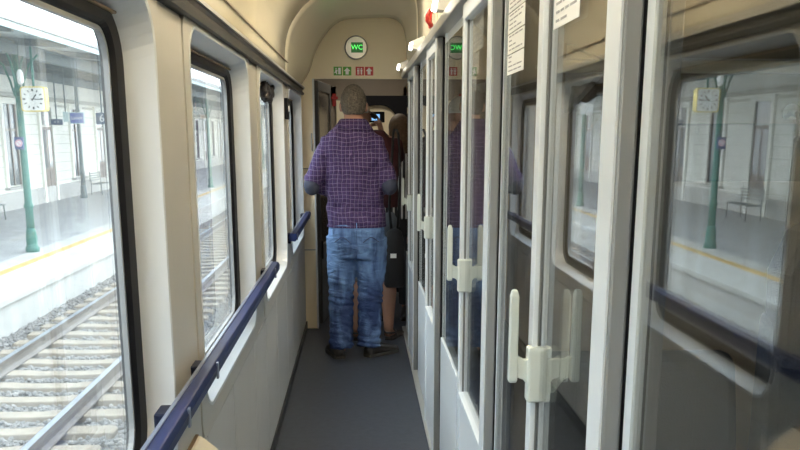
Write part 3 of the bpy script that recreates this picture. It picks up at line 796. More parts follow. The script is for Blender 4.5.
# shirt
b = MB()
b.loft([ell((x, y, z), rx, ry, 32) for z, x, y, rx, ry in ((.872, -.020, 6.03, .188, .142), (.90, -.020, 6.03, .190, .140), (1.0, -.024, 6.03, .188, .130), (1.10, -.030, 6.03, .186, .128), (1.22, -.038, 6.03, .193, .132), (1.32, -.045, 6.03, .196, .130), (1.40, -.047, 6.025, .184, .116), (1.455, -.045, 6.02, .152, .097), (1.495, -.040, 6.02, .112, .082), (1.522, -.036, 6.02, .086, .072))])
for s, sh, el, wr in ((-1, (-.190, 6.02, 1.385), (-.296, 5.985, 1.140), (-.175, 6.185, 1.072)), (1, (.096, 6.02, 1.390), (.184, 5.985, 1.140), (.095, 6.185, 1.072))):
    sh, el, wr = Vector(sh), Vector(el), Vector(wr)
    b.tube([(mx + s * .06, my, 1.40), sh, sh.lerp(el, .5), el + Vector((0, .004, .02)), el + Vector((-s * .01, .03, -.012)), el.lerp(wr, .55), wr], [.07, .071, .064, .060, .055, .050, .043], 16)
shirt = obj('shirt', b, M['shirt'], man); fuse(shirt, .008, 5); wrinkle(shirt, .009, 8, (1, 1, 1.6))
# open hem (the hem drops at the back) and collar
obj('collar', MB().loft([ell((-.036, 6.018, z), rx, ry, 28) for z, rx, ry in ((1.478, .128, .095), (1.510, .105, .084), (1.540, .084, .074), (1.544, .074, .064))], caps=False), M['shirt'], man, smooth=True)
sm = bpy.data.objects['collar'].modifiers.new('s', 'SOLIDIFY'); sm.thickness = .006
obj('shirt_hem', MB().loft([ell((-.020, 6.03, z), rx, ry, 32) for z, rx, ry in ((.866, .193, .146), (.878, .193, .146))], caps=False), M['shirt'], man, smooth=True)
for s, el in ((-1, (-.304, 5.975, 1.130)), (1, (.192, 5.975, 1.130))):
    b = MB(); b.ball(el, (.053, .053, .062), 18, 12)
    obj('elbow_patch', b, M['patch'], man, smooth=True)
# jeans
b = MB()
b.loft([ell((x, y, z), rx, ry, 32) for z, x, y, rx, ry in ((.66, -.024, 6.03, .165, .118), (.74, -.022, 6.025, .180, .136), (.84, -.020, 6.025, .184, .140), (.92, -.020, 6.03, .176, .128), (.98, -.022, 6.03, .168, .118))])
for pts in (((-.118, 6.03, .80), (-.124, 6.035, .62), (-.128, 6.035, .45), (-.130, 6.02, .28), (-.131, 6.0, .13), (-.131, 5.995, .060)),
            ((.076, 6.03, .80), (.072, 6.035, .62), (.066, 6.04, .45), (.060, 6.03, .28), (.054, 6.01, .13), (.054, 6.005, .066))):
    b.tube(pts, [(.104, .104), (.094, .098), (.081, .084), (.075, .080), (.073, .078), (.075, .082)], 20)
jeans = obj('jeans', b, M['denim'], man); fuse(jeans, .008, 4)
def foldy(o):
    me = o.data; n = [v.normal.copy() for v in me.vertices]
    for v, nn in zip(me.vertices, n):
        p = v.co; z = p.z
        k = math.exp(-((z - .40) / .13) ** 2) * .8 + math.exp(-((z - .10) / .10) ** 2) * 1.0 + math.exp(-((z - .68) / .1) ** 2) * .35
        d = math.sin(z * 115 + 5 * noise.noise(p * 9) + p.x * 22 + p.y * 20)
        v.co = p + nn * (.0055 * k * d + .006 * noise.noise(p * 7))
    me.update()
foldy(jeans)
for x in (-.112, .070):
    poly = [(-.062, .06), (.062, .06), (.060, -.05), (0, -.078), (-.060, -.05)]
    rings = []
    for off in (0, .006):
        rings.append([Vector((x + u, 6.025 - math.sqrt(max(.0001, 1 - ((x + u + .02) / .184) ** 2)) ** (.8) * .139 - .004 - off + (.012 if v < -.04 else 0), .80 + v)) for u, v in poly])
    p = obj('back_pocket', MB().loft(rings), M['denim'], man, bevel=.002)
    # curved stitch line on the pocket
    st = [Vector((x + u, 6.025 - math.sqrt(max(.0001, 1 - ((x + u + .02) / .184) ** 2)) ** .8 * .139 - .013, .80 - .01 + .018 * math.cos(u * 50))) for u in [-.05 + .01 * k for k in range(11)]]
    obj('stitching', MB().tube(st, .0026, 5), mat('denim_stitch', (.05, .06, .12), .9) if 'stitch' not in M else M['stitch'], p, smooth=True)
obj('centre_seam', MB().tube([(-.021, 6.025 - .141, .90), (-.021, 6.025 - .143, .82), (-.022, 6.025 - .139, .74), (-.024, 6.03 - .118, .67)], .004, 6), M['denim'], man, smooth=True)
shoe(man, (-.138, 5.925, 0), math.radians(14), M['shoe'], M['sole'])
shoe(man, (.038, 5.965, 0), math.radians(-46), M['shoe'], M['sole'])

# -- second person, in cap, maroon top and shorts, partly hidden by the man
px, py = .10, 6.62
p2 = thing('person', 'person in pale cap, maroon top and grey shorts, holding up a phone, behind the man', 'person', (px, py, 0))
hc2 = (-.012, 6.66, 1.585)
b = MB(); head(b, hc2, math.radians(-62), .075, .094, .112)
b.tube([(.065, 6.63, 1.36), (.025, 6.64, 1.46), (-.005, 6.655, 1.53)], [.065, .056, .054], 14)
b.loft([ell((px, py, z), rx, ry) for z, rx, ry in ((.60, .09, .08), (.80, .15, .10), (1.0, .145, .10), (1.2, .16, .105), (1.36, .15, .09), (1.43, .08, .06))])
hands2 = []
for s, sh, el, wr in ((-1, (-.06, 6.62, 1.38), (-.06, 6.76, 1.18), (.05, 6.88, 1.40)), (1, (.26, 6.62, 1.38), (.27, 6.78, 1.22), (.165, 6.885, 1.46))):
    sh, el, wr = Vector(sh), Vector(el), Vector(wr)
    b.tube([(px + s * .08, py, 1.40), sh, sh.lerp(el, .5), el, el.lerp(wr, .5), wr], [.05, .048, .043, .038, .035, .026], 14)
    hand(b, wr, Vector((-s * .25, .1, 1)), (0, -1, .2), (-s, 0, 0))
for hp, kn, an in (((.02, 6.60, .80), (-.03, 6.57, .45), (-.025, 6.52, .07)), ((.19, 6.60, .80), (.202, 6.57, .45), (.200, 6.53, .07))):
    hp, kn, an = Vector(hp), Vector(kn), Vector(an)
    b.tube([hp, hp.lerp(kn, .5), kn, kn.lerp(an, .3), kn.lerp(an, .7), an], [.078, .066, .052, .058, .043, .034], 16)
    b.ball((an.x, an.y + .01, .045), (.032, .045, .034), 12, 8)
    b.ball((an.x + .02, an.y + .08, .035), (.036, .09, .022), 12, 8)
body = obj('body', b, M['skin2'], p2); fuse(body, .006, 3)
face_parts(p2, hc2, math.radians(-62), .075, .094)
cap = MB(); rr = []
for i in range(11):
    t = PI / 2 * (1.12 - i * 1.12 / 10)
    rr.append([Vector((hc2[0], hc2[1], hc2[2] + .025)) + Vector((.083 * math.sin(t) * math.cos(q), .094 * math.sin(t) * math.sin(q), .098 * math.cos(t))) for q in [2 * PI * k / 26 for k in range(26)]])
cp = obj('cap', cap.loft(rr), M['capwhite'], p2, smooth=True)
fd = Vector((math.sin(math.radians(62)), math.cos(math.radians(62)), 0)); sd_ = Vector((fd.y, -fd.x, 0))
rings = []
for q, drop, wd in ((.070, .022, .07), (.105, .010, .068), (.140, -.010, .052), (.158, -.026, .02)):
    c = Vector(hc2) + fd * q + Vector((0, 0, drop + .002))
    rings.append([c + sd_ * (wd * u) + Vector((0, 0, -.012 * u * u + h)) for u, h in ((-1, 0), (-.5, 0), (0, 0), (.5, 0), (1, 0), (1, .006), (.5, .006), (0, .006), (-.5, .006), (-1, .006))])
obj('cap_brim', MB().loft(rings), M['capbrim'], cp, smooth=True)
b = MB()
b.loft([ell((px, py, z), rx, ry, 30) for z, rx, ry in ((.80, .178, .128), (1.0, .172, .125), (1.2, .18, .13), (1.34, .178, .118), (1.42, .12, .085), (1.475, .075, .066))])
for s, sh, el in ((-1, (-.055, 6.62, 1.37), (-.06, 6.76, 1.19)), (1, (.255, 6.62, 1.37), (.27, 6.78, 1.23))):
    sh, el = Vector(sh), Vector(el); b.tube([(px + s * .06, py, 1.39), sh, sh.lerp(el, .6)], [.066, .064, .062], 14)
top = obj('maroon_shirt', b, M['maroon'], p2); fuse(top, .009, 4); wrinkle(top, .006, 9)
b = MB(); b.loft([ell((.105, 6.60, z), rx, ry, 30) for z, rx, ry in ((.66, .15, .11), (.76, .17, .13), (.86, .17, .125), (.92, .16, .115))])
for pts in (((.02, 6.60, .76), (0, 6.59, .58), (-.015, 6.58, .42)), ((.19, 6.60, .76), (.195, 6.59, .58), (.20, 6.58, .42))):
    b.tube(pts, [.094, .088, .084], 18)
hm = obj('striped_hem', MB().loft([ell((px, py, z), rx, ry, 30) for z, rx, ry in ((.805, .186, .136), (.84, .186, .136), (.945, .180, .132), (.95, .17, .12))]), M['stripe'], p2, smooth=True)
sh_ = obj('shorts', b, M['shorts'], p2); fuse(sh_, .009, 3); wrinkle(sh_, .005, 10)
for hx, hy, a in ((-.028, 6.475, -8), (.198, 6.482, -20)):
    h = Vector((hx, hy, 0)); Rz = Matrix.Rotation(math.radians(a), 3, 'Z')
    st = [(0, .026), (.05, .038), (.12, .040), (.19, .048), (.24, .042), (.27, .018)]
    so = obj('sandal', MB().loft([[h + Rz @ Vector((x, y, z)) for x, z in ((-w, 0), (w, 0), (w, .024), (-w, .024))] for y, w in st]), M['shoe'], p2, bevel=.003)
    obj('sandal_strap', MB().tube([h + Rz @ Vector((.044 * math.cos(q), .05 - .052 * math.sin(q) * .0 - .0, .024 + .065 * math.sin(q))) for q in [PI * k / 10 for k in range(11)]], (.006), 6)
        .tube([h + Rz @ Vector((.042 * math.cos(q), .055 - .055 * math.sin(q), .055)) for q in [PI * k / 10 for k in range(11)]], .007, 6), M['shoe'], so, smooth=True)
t = thing('smartphone', 'smartphone with bright blue screen held up beside the man\'s head', 'phone', (.118, 6.90, 1.53))
Rp = Matrix.Rotation(math.radians(8), 3, 'Z')
b = MB().obox((.112, 6.905, 1.570), (.076, .004, .038), Rp); obj('phone_case', b, M['black'], t, bevel=.004)
b = MB().obox((.100, 6.8995, 1.568), (.052, .0012, .022), Rp); obj('screen', b, M['bluescreen'], t)

# -- third person farther back at the right
qx, qy = .29, 7.38
p3 = thing('person', 'person with light brown hair and striped black and white top, farthest back at right', 'person', (qx, qy, 0))
hc3 = (.315, 7.38, 1.475)
b = MB(); head(b, hc3, math.radians(-20), .074, .092, .110)
b.tube([(qx, qy, 1.28), (.305, qy, 1.36), (.313, qy, 1.42)], [.06, .052, .05], 14)
b.loft([ell((qx, qy, z), rx, ry) for z, rx, ry in ((.60, .09, .08), (.80, .15, .10), (1.0, .135, .095), (1.15, .15, .10), (1.28, .14, .085), (1.34, .08, .06))])
for s in (-1, 1):
    sh, el, wr = Vector((qx + s * .15, qy, 1.28)), Vector((qx + s * .19, qy + .02, 1.12)), Vector((qx + s * .14, qy - .12, .92))
    b.tube([(qx + s * .07, qy, 1.30), sh, sh.lerp(el, .5), el, el.lerp(wr, .5), wr], [.05, .046, .040, .036, .033, .025], 14)
    hand(b, wr, Vector((-s * .1, -.5, -1)), (0, -1, .3), (-s, 0, 0))
    hp, kn, an = Vector((qx + s * .085, qy, .8)), Vector((qx + s * .085, qy, .45)), Vector((qx + s * .08, qy + .01, .07))
    b.tube([hp, hp.lerp(kn, .5), kn, kn.lerp(an, .35), an], [.078, .066, .050, .053, .034], 14)
    b.ball((an.x, an.y - .06, .04), (.032, .09, .03), 12, 8)
body = obj('body', b, M['skin2'], p3); fuse(body, .007, 3)
face_parts(p3, hc3, math.radians(-20), .074, .092)
b = MB(); b.ball((hc3[0], hc3[1] - .022, hc3[2] + .025), (.086, .098, .105), 20, 14)
b.loft([ell((hc3[0], hc3[1] - .05, hc3[2] + z), rx, ry, 20) for z, rx, ry in ((.02, .08, .06), (-.08, .085, .055), (-.17, .075, .04), (-.22, .04, .02))])
h3 = obj('hair', b, M['hairtan'], p3); fuse(h3, .008, 3)
b = MB(); b.loft([ell((qx, qy, z), rx, ry, 30) for z, rx, ry in ((.80, .175, .13), (1.0, .155, .12), (1.13, .168, .122), (1.26, .165, .11), (1.33, .11, .08), (1.37, .07, .06))])
for s in (-1, 1):
    sh, el = Vector((qx + s * .15, qy, 1.275)), Vector((qx + s * .19, qy + .02, 1.10)); b.tube([(qx + s * .06, qy, 1.29), sh, sh.lerp(el, .8)], [.06, .058, .05], 14)
st3 = obj('striped_top', b, M['stripe'], p3); fuse(st3, .009, 4)
b = MB(); b.loft([ell((qx, qy, z), rx, ry, 30) for z, rx, ry in ((.66, .15, .11), (.76, .17, .125), (.84, .168, .12))])
for s in (-1, 1): b.tube([(qx + s * .085, qy, .76), (qx + s * .085, qy, .45), (qx + s * .08, qy + .01, .10)], [.09, .072, .06], 16)
tr3 = obj('trousers', b, M['blackcloth'], p3); fuse(tr3, .009, 3)
for s in (-1, 1): shoe(p3, (qx + s * .08, qy + .06, 0), PI, M['shoe'], M['sole'], .25)

t = thing('backpack', 'black backpack with white tags hanging at the right of the jeans', 'backpack', (.235, 6.44, .38))
b = MB(); b.loft([ell((.238, 6.43, z), rx, ry, 26, 0, 3) for z, rx, ry in ((.40, .06, .05), (.42, .072, .075), (.58, .076, .085), (.72, .072, .075), (.79, .05, .05), (.81, .02, .02))])
obj('pack_body', b, M['blackcloth'], t, smooth=True)
obj('carry_strap', MB().tube([(.22, 6.44, .79), (.205, 6.455, .95), (.215, 6.47, 1.15), (.228, 6.49, 1.33), (.235, 6.53, 1.445), (.245, 6.60, 1.478), (.262, 6.60, 1.478), (.272, 6.53, 1.445), (.278, 6.49, 1.33), (.28, 6.47, 1.1), (.262, 6.45, .79)], .009, 8), M['blackcloth'], t, smooth=True)
obj('white_tag', MB().box(.208, .250, 6.335, 6.347, .615, .645), M['signwhite'], t, bevel=.002)

# ------------------------------------------------------------------ outside: track
ZRAIL, ZBAL, ZP = -1.30, -1.52, -.97
XE = -5.36       # platform edge
struct('ground', MB().box(-24, 6, -30, 140, -1.72, ZBAL - .02), M['ballast'])
def rail_prof(x): return [(x - .068, ZRAIL - .17), (x + .068, ZRAIL - .17), (x + .068, ZRAIL - .155), (x + .012, ZRAIL - .135), (x + .010, ZRAIL - .05), (x + .034, ZRAIL - .035), (x + .034, ZRAIL - .004), (x - .034, ZRAIL - .004), (x - .034, ZRAIL - .035), (x - .010, ZRAIL - .05), (x - .012, ZRAIL - .135), (x - .068, ZRAIL - .155)]
for x, lab in ((-4.485, 'steel rail on the far side of the track, beside the platform'), (-3.03, 'steel rail on the near side of the track, below the window')):
    t = thing('track_rail', lab, 'rail', (x, 30, ZRAIL - .17))
    obj('rail_web', MB().prism(rail_prof(x), (-10, 110), lambda u, v, w: (u, w, v)), M['rust'], t)
    obj('running_surface', MB().box(x - .033, x + .033, -10, 110, ZRAIL - .005, ZRAIL), M['railhead'], t)
def sleeper_mesh():
    mb = MB(); X = -3.757
    rings = []
    for x, w, h in ((-1.25, .10, -.02), (-1.22, .13, 0), (-.45, .125, 0), (-.3, .11, -.012), (.3, .11, -.012), (.45, .125, 0), (1.22, .13, 0), (1.25, .10, -.02)):
        z = ZRAIL - .17 + h
        rings.append([Vector((X + x, -w - .012, ZBAL - .06)), Vector((X + x, w + .012, ZBAL - .06)), Vector((X + x, w, z)), Vector((X + x, -w, z))])
    return mb.loft(rings)
sl = obj('sleeper', sleeper_mesh(), M['concrete'], at=(-3.757, 0, ZBAL), bevel=.012)
tag(sl, 'pale concrete sleeper lying across the track between the two rails', 'sleeper', 'concrete sleepers of the track')
ms = sl
ys = [9.044 + .592 * k for k in range(-2, 96)]
for k, y in enumerate(ys):
    if k == 0: o = sl
    else: o = link(sl.copy())
    o.location = (-3.757, y, ZBAL); o.rotation_euler.z = random.uniform(-.012, .012)
# ballast stones: uncountable, one object
ph = (1 + 5 ** .5) / 2
ico = [Vector(p).normalized() for p in ((-1, ph, 0), (1, ph, 0), (-1, -ph, 0), (1, -ph, 0), (0, -1, ph), (0, 1, ph), (0, -1, -ph), (0, 1, -ph), (ph, 0, -1), (ph, 0, 1), (-ph, 0, -1), (-ph, 0, 1))]
icof = [(0, 11, 5), (0, 5, 1), (0, 1, 7), (0, 7, 10), (0, 10, 11), (1, 5, 9), (5, 11, 4), (11, 10, 2), (10, 7, 6), (7, 1, 8), (3, 9, 4), (3, 4, 2), (3, 2, 6), (3, 6, 8), (3, 8, 9), (4, 9, 5), (2, 4, 11), (6, 2, 10), (8, 6, 7), (9, 8, 1)]
vs, fs = [], []
def stone(x, y, z, r):
    a = random.uniform(0, 6.3); ca, sa = math.cos(a), math.sin(a); o = len(vs)
    sx, sy, sz = random.uniform(.7, 1.2), random.uniform(.7, 1.2), random.uniform(.55, .9)
    for p in ico:
        j = random.uniform(.8, 1.2); q = (p.x * sx * j * r, p.y * sy * j * r, p.z * sz * j * r)
        vs.append((x + q[0] * ca - q[1] * sa, y + q[0] * sa + q[1] * ca, z + q[2]))
    fs.extend((i + o, j + o, k + o) for i, j, k in icof)
for _ in range(34000):
    y = 7 + 33 * random.random() ** 2.0; x = random.uniform(XE + .02, -1.6)
    r = random.uniform(.022, .042)
    dy = abs(((y - 9.044) / .592 + .5) % 1 - .5) * .592
    if abs(x + 3.757) < 1.31 and dy < .157 + r * 1.25: continue
    if min(abs(x + 4.485), abs(x + 3.03)) < .07 + r * 1.45 or x - r * 1.45 < XE + .0: continue
    stone(x, y, ZBAL + random.uniform(-.02, .025), r)
b = MB(); b.v = [Vector(p) for p in vs]; b.f = fs
o = obj('ballast', b, M['stone'], at=(-3.5, 20, ZBAL - .05), fix=False)
tag(o, 'grey crushed stone ballast lying between the sleepers', 'ballast', kind='stuff')

# ------------------------------------------------------------------ platform, canopy, station building
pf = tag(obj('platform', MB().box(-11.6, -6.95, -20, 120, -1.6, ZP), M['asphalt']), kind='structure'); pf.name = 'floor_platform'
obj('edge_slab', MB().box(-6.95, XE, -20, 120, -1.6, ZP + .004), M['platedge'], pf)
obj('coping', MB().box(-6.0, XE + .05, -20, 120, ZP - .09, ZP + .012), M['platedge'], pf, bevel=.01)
obj('yellow_line', MB().box(-6.50, -6.30, -20, 120, ZP, ZP + .008), M['yellow'], pf)
XF = -11.4
fc = struct('wall_station', MB().box(XF - .4, XF, -10, 120, ZP, 5.2), M['facade']); fc.name = 'wall_facade'
obj('plinth', MB().box(XF, XF + .06, -10, 120, ZP, ZP + .55), M['stoneplinth'], fc)
mb = MB()
for k in range(9): mb.box(XF, XF + .004, -10, 120, -.28 + k * .34, -.26 + k * .34)
obj('rustication_grooves', mb, M['facadegroove'], fc)
obj('cornice', MB().box(XF, XF + .14, -10, 120, 2.62, 2.76).box(XF, XF + .05, -10, 120, 2.45, 2.52), M['facadegroove'], fc, bevel=.01)
kn = 0
for k in range(0, 22):
    y = 31.4 + 3.55 * (k - 2)
    door = (k % 2 == 1)
    kn += 1
    if door:
        d = sroot(f'door_{20 + k}', (XF, y, ZP)); z0 = ZP
    else:
        d = sroot(f'window_{20 + k}', (XF, y, ZP)); z0 = -.2
    obj('casing', MB().box(XF, XF + .09, y - .78, y - .58, z0 - .05, 2.5).box(XF, XF + .09, y + .58, y + .78, z0 - .05, 2.5).box(XF, XF + .12, y - .85, y + .85, 2.40, 2.58), M['facade'], d, bevel=.01)
    if door:
        obj('door_leaf', MB().box(XF, XF + .03, y - .58, y + .58, z0, 1.7), M['browndoor'], d)
        obj('door_panels', MB().box(XF + .03, XF + .05, y - .48, y - .08, z0 + .2, .1).box(XF + .03, XF + .05, y + .08, y + .48, z0 + .2, .1), M['browndoor'], d, bevel=.01)
        obj('door_glazing', MB().box(XF + .03, XF + .04, y - .46, y - .08, .25, 1.6).box(XF + .03, XF + .04, y + .08, y + .46, .25, 1.6), M['darkpane'], d)
        obj('transom_glazing', MB().box(XF, XF + .03, y - .58, y + .58, 1.75, 2.4), M['darkpane'], d)
    else:
        obj('window_glazing', MB().box(XF, XF + .02, y - .58, y + .58, z0, 2.4), M['darkpane'], d)
        obj('window_bars', MB().box(XF + .02, XF + .05, y - .04, y + .04, z0, 2.4).box(XF + .02, XF + .05, y - .58, y + .58, 1.55, 1.62).box(XF + .02, XF + .05, y - .58, y - .50, z0, 2.4).box(XF + .02, XF + .05, y + .50, y + .58, z0, 2.4), M['browndoor'], d)
        obj('window_ledge', MB().box(XF, XF + .18, y - .85, y + .85, z0 - .12, z0 - .04), M['stoneplinth'], d, bevel=.01)
# canopy
XC = -5.75
cn = thing('platform_canopy', 'long station canopy with pale fascia and toothed edge over the platform', 'canopy', (-8.5, 40, 3.1))
obj('canopy_deck', MB().prism([(XC, 3.24), (XC, 3.28), (XF, 3.75), (XF, 3.70)], (-6, 115), lambda u, v, w: (u, w, v)), M['soffit'], cn)
obj('fascia_board', MB().box(XC, XC + .04, -6, 115, 3.15, 3.255), M['fascia'], cn)
obj('gutter', MB().box(XC - .02, XC + .08, -6, 115, 3.26, 3.31), M['teeth'], cn)
mb = MB()
for k in range(330):
    y = 8 + k * .22; mb.prism([(y - .07, 3.31), (y + .07, 3.31), (y + .05, 3.345), (y, 3.41), (y - .05, 3.345)], (XC - .01, XC + .01), lambda u, v, w: (w, u, v))
obj('edge_teeth', mb, M['teeth'], cn)
for y in [13.7 + 3 * k for k in range(24)]:
    obj('canopy_beam', MB().prism([(XC - .1, 3.13), (XC - .1, 3.24), (XF, 3.69), (XF, 3.45)], (y - .06, y + .06), lambda u, v, w: (u, w, v)), M['polegrey'], cn)
obj('long_purlin', MB().box(-7.0, -6.85, -6, 115, 3.0, 3.25).box(-10.75, -10.6, -6, 115, 3.2, 3.6), M['polegrey'], cn)
def column(x, y, m, label, grp, far=False):
    t = thing('platform_column', label, 'column', (x, y, ZP), grp)
    obj('column_base', MB().lathe((x, y, ZP), [(.13, 0), (.14, .02), (.14, .10), (.11, .14), (.115, .30), (.10, .42), (.085, .5)]), m, t, smooth=True)
    obj('column_shaft', MB().lathe((x, y, ZP), [(.082, .5), (.078, .9), (.10, .93), (.10, .98), (.075, 1.02), (.062, 3.2), (.085, 3.25), (.09, 3.3), (.065, 3.34), (.065, 3.98 if not far else 4.3)]), m, t, smooth=True)
    for s in ((-1, 1) if not far else ()):
        obj('column_bracket', MB().tube([(x, y + s * .07, 2.2), (x, y + s * .14, 2.5), (x, y + s * .25, 2.8), (x, y + s * .45, 3.0)], .022, 8), m, t, smooth=True)
        obj('cross_bracket', MB().tube([(x + s * .07, y, 2.2), (x + s * .14, y, 2.5), (x + s * .25, y, 2.8), (x + s * .45, y, 3.0)], .022, 8), m, t, smooth=True)
    return t
column(-6.9, 19.7, M['polegreen'], 'green cast iron column beside the square clock, nearest on the platform', 'green iron columns of the canopy')
for y in (31.7, 43.7, 55.7, 67.7):
    column(-6.9, y, M['polegreen'], {31.7: 'green iron column next after the one by the clock', 43.7: 'green iron column seen through the second window', 55.7: 'slim green iron column seen through the third window', 67.7: 'farthest green iron column along the platform'}[y], 'green iron columns of the canopy')
column(-10.7, 36.7, M['polegrey'], 'dark grey column close to the station wall behind the blue sign', None, True)

# platform clock, square, double-faced
t = thing('platform_clock', 'square white platform clock with yellow rim hanging by the green column', 'clock', (-6.55, 19.6, 1.88))
ccx, cy_, cz = -6.555, 19.62, 2.135
def rr2(cx, cz, h, r): return [(a, b) for a, b in rrect(cx - h, cx + h, cz - h, cz + h, r)]
obj('clock_case', MB().prism(rr2(ccx, cz, .245, .06), (cy_ - .10, cy_ + .10), lambda u, v, w: (u, w, v)), M['clockrim'], t)
obj('clock_dial', MB().prism(rr2(ccx, cz, .222, .05), (cy_ - .105, cy_ - .10), lambda u, v, w: (u, w, v)), M['clockface'], t)
mb = MB()
for k in range(12):
    a = 2 * PI * k / 12; Rm = Matrix.Rotation(a, 3, 'Y')
    mb.obox(Vector((ccx, cy_ - .107, cz)) + Rm @ Vector((0, 0, .175)), (.010 if k % 3 else .017, .002, .024), Rm)
obj('hour_marks', mb, M['ink'], t)
for L_, w_, ang in ((.115, .013, 37), (.165, .009, 92)):
    Rm = Matrix.Rotation(math.radians(ang), 3, 'Y')
    obj('clock_hand', MB().obox(Vector((ccx, cy_ - .109, cz)) + Rm @ Vector((0, 0, L_ / 2 - .02)), (w_, .0015, L_ / 2 + .02), Rm), M['ink'], t)
obj('hanger', MB().box(ccx - .02, ccx + .02, cy_ - .02, cy_ + .02, cz + .24, 3.15), M['polegreen'], t)
t = thing('platform_lamp', 'white oval lamp hanging above the platform clock', 'lamp', (-6.66, 19.2, 2.4))
obj('lamp_shade', MB().lathe((-6.66, 19.2, 2.40), [(.02, 0), (.055, .03), (.065, .12), (.06, .22), (.03, .28), (.01, .29)], 16), M['signwhite'], t, smooth=True)
obj('lamp_cord', MB().tube([(-6.66, 19.2, 2.69), (-6.66, 19.2, 3.3)], .01, 6), M['polegrey'], t)
def facing_sign(name, x, y, z, w, h, m, label, txt=None, ts=.2, tm='signwhite', post=3.25, border=None):
    t = thing(name, label, 'sign', (x, y, z - h / 2))
    if border: obj('sign_border', MB().box(x - w / 2 - .02, x + w / 2 + .02, y - .012, y + .02, z - h / 2 - .02, z + h / 2 + .02), M[border], t)
    obj('sign_plate', MB().box(x - w / 2, x + w / 2, y - .02, y + .02, z - h / 2, z + h / 2), M[m], t, bevel=.004)
    if txt: obj('sign_lettering', text_mesh(txt, ts, lambda a, b, c: (x + a, y - .022 - c, z + b)), M[tm], t)
    if post: obj('sign_hanger', MB().box(x - .015, x + .015, y - .015, y + .015, z + h / 2, post), M['polegrey'], t)
    return t
facing_sign('platform_number_sign', -6.94, 26, 1.858, .31, .30, 'signnavy', 'dark blue square sign with a white number 6', '6', .29, post=2.99)
facing_sign('station_sign', -7.605, 26, 1.870, .35, .26, 'signblue2', 'violet blue sign with short white lettering between the clock and the 6', 'Ladek', .125, border='fascia')
facing_sign('direction_sign', -8.15, 26, 1.765, .31, .15, 'signnavy', 'low dark sign to the left of the violet blue sign', '< >', .10)
facing_sign('picture_sign', -7.90, 26, 1.90, .14, .26, 'fascia', 'narrow pale sign left of the violet blue sign')
t = thing('prohibition_sign', 'small dark blue square sign with a pink disc on the green column', 'sign', (-6.93, 19.58, 1.14))
obj('sign_plate', MB().box(-7.02, -6.84, 19.56, 19.60, 1.14, 1.39), M['signblue'], t, bevel=.004)
obj('sign_disc', MB().disc((-6.93, 19.555, 1.268), .075, .008, (0, -1, 0)), M['signwhite'], t)
obj('sign_ring', MB().tube([(-6.93 + .062 * math.cos(q), 19.55, 1.268 + .062 * math.sin(q)) for q in [2 * PI * k / 24 for k in range(25)]], .011, 6).tube([(-6.973, 19.55, 1.31), (-6.887, 19.55, 1.225)], .010, 6), M['pink'], t, smooth=True)
facing_sign('hanging_sign', -6.0, 27.6, 2.22, .36, .42, 'signwhite', 'white hanging display box farther along the platform', None)
# benches
def bench(x, y, label):
    t = thing('platform_bench', label, 'bench', (x, y, ZP), 'metal benches by the station wall')
    obj('bench_seat', MB().box(x - .22, x + .22, y - .8, y + .8, ZP + .42, ZP + .45), M['bench'], t, bevel=.006)
    mb = MB()
    for k in range(4): mb.box(x - .26, x - .23, y - .8, y + .8, ZP + .55 + .09 * k, ZP + .60 + .09 * k)
    obj('bench_back', mb, M['bench'], t)
    for yy in (y - .7, y + .7):
        obj('bench_leg', MB().tube([(x + .2, yy, ZP), (x + .18, yy, ZP + .42)], .018, 6).tube([(x - .24, yy, ZP), (x - .22, yy, ZP + .45), (x - .26, yy, ZP + .92)], .018, 6), M['bench'], t, smooth=True)
bench(-10.7, 39.3, 'grey metal bench by the station wall, right of the dark grey column')
bench(-10.45, 26.6, 'grey metal bench by the station wall, at the left edge of the first window')
# second platform, and greenery set tall and dark to cut skylight into compartments
struct('ground_far_side', MB().box(2.5, 30, -30, 60, -1.6, -1.2), M['asphalt']).name = 'ground_2'
t = thing('hedge_skyblock', 'green bush outside the far compartment window, placed to cut skylight', 'bush', (7.5, 4, -1.2))
b = MB()
for k in range(150): b.ball((7.5 + random.uniform(-1, 1), random.uniform(-12, 20), random.uniform(-1, 3.6)), (random.uniform(.6, 1.2),) * 3, 8, 6)
obj('foliage', b, M['hedge'], t)

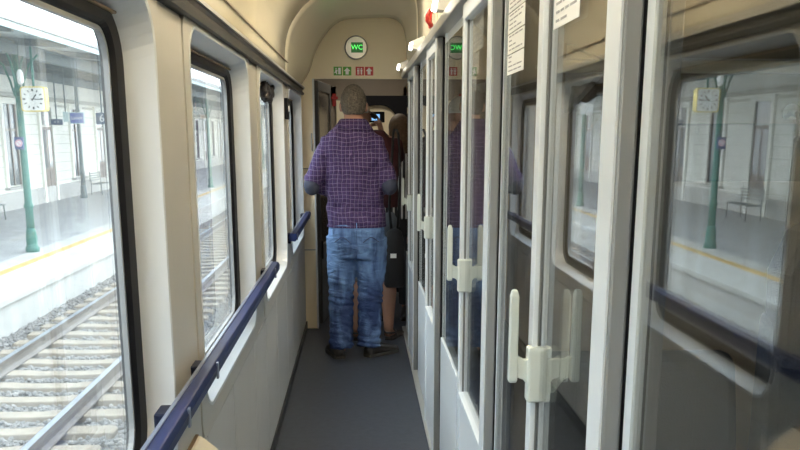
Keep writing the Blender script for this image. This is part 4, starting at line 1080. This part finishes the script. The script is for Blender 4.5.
# ------------------------------------------------------------------ light
wd = bpy.data.worlds.new('sky'); C.world = wd; wd.use_nodes = True
nt = wd.node_tree; bg = nt.nodes['Background']
tc = nt.nodes.new('ShaderNodeTexCoord'); sp = nt.nodes.new('ShaderNodeSeparateXYZ'); nt.links.new(tc.outputs['Generated'], sp.inputs[0])
rp = nt.nodes.new('ShaderNodeValToRGB')
rp.color_ramp.elements[0].position = 0; rp.color_ramp.elements[0].color = (.92, .97, 1, 1)
rp.color_ramp.elements[1].position = .7; rp.color_ramp.elements[1].color = (.80, .92, 1, 1)
nt.links.new(sp.outputs[2], rp.inputs[0]); nt.links.new(rp.outputs[0], bg.inputs[0])
bg.inputs[1].default_value = 7.0

def area(name, loc, sx, sy, e, col, label, up=0):
    """ceiling luminaire: a housing with a lamp under it and an optional added uplight"""
    t = thing('ceiling_lamp', label, 'lamp', loc, 'ceiling lamps of the corridor')
    x, y, z = loc
    obj('lamp_housing', MB().box(x - sx / 2 - .015, x + sx / 2 + .015, y - sy / 2 - .015, y + sy / 2 + .015, z, z + .03), M['alu'], t, bevel=.004)
    l = bpy.data.lights.new(name, 'AREA'); l.shape = 'RECTANGLE'; l.size = sx; l.size_y = sy; l.energy = e; l.color = col
    o = link(bpy.data.objects.new(name, l)); o.location = (0, 0, -.006); o.parent = t
    if up:
        l2 = l.copy(); l2.energy = up; o2 = link(bpy.data.objects.new(name + '_fill_up', l2)); o2.location = (0, 0, .036); o2.rotation_euler = (PI, 0, 0); o2.parent = t  # added upward fill light that brightens the vault
WARM = (1, .92, .77)
for y in (-.6, 1.2, 2.7, 4.2):
    area('corridor_light', (.06, y, 2.16), .10, .6, 4, WARM, 'added ceiling lamp brightening the cove before the end wall', 18)
area('corridor_light', (.06, 5.02, 2.235), .10, .5, 5, WARM, 'added ceiling lamp brightening the cove before the end wall', 8)  # extra unseen lamp added to brighten the cove and bulkhead
area('vestibule_light', (.1, 7.7, 2.09), .25, .4, 5, WARM, 'warm ceiling lamp of the vestibule')

# ------------------------------------------------------------------ camera (upper part of an upright shot: shifted lens, pitched down)
cam = bpy.data.cameras.new('camera'); co = link(bpy.data.objects.new('camera', cam))
f = 920.0; vx, vy, cyp = 359.0, 134.0, 353.0
p = math.atan((cyp - vy) / f); yw = math.atan((400 - vx) * math.cos(p) / f)
co.location = (0, 0, 1.45); co.rotation_euler = (PI / 2 - p, 0, -yw)
cam.sensor_width = 36; cam.lens = 36 * f / 800; cam.shift_x = 0; cam.shift_y = (cyp - 225) / 800
cam.clip_start = .02; cam.clip_end = 400
C.camera = co
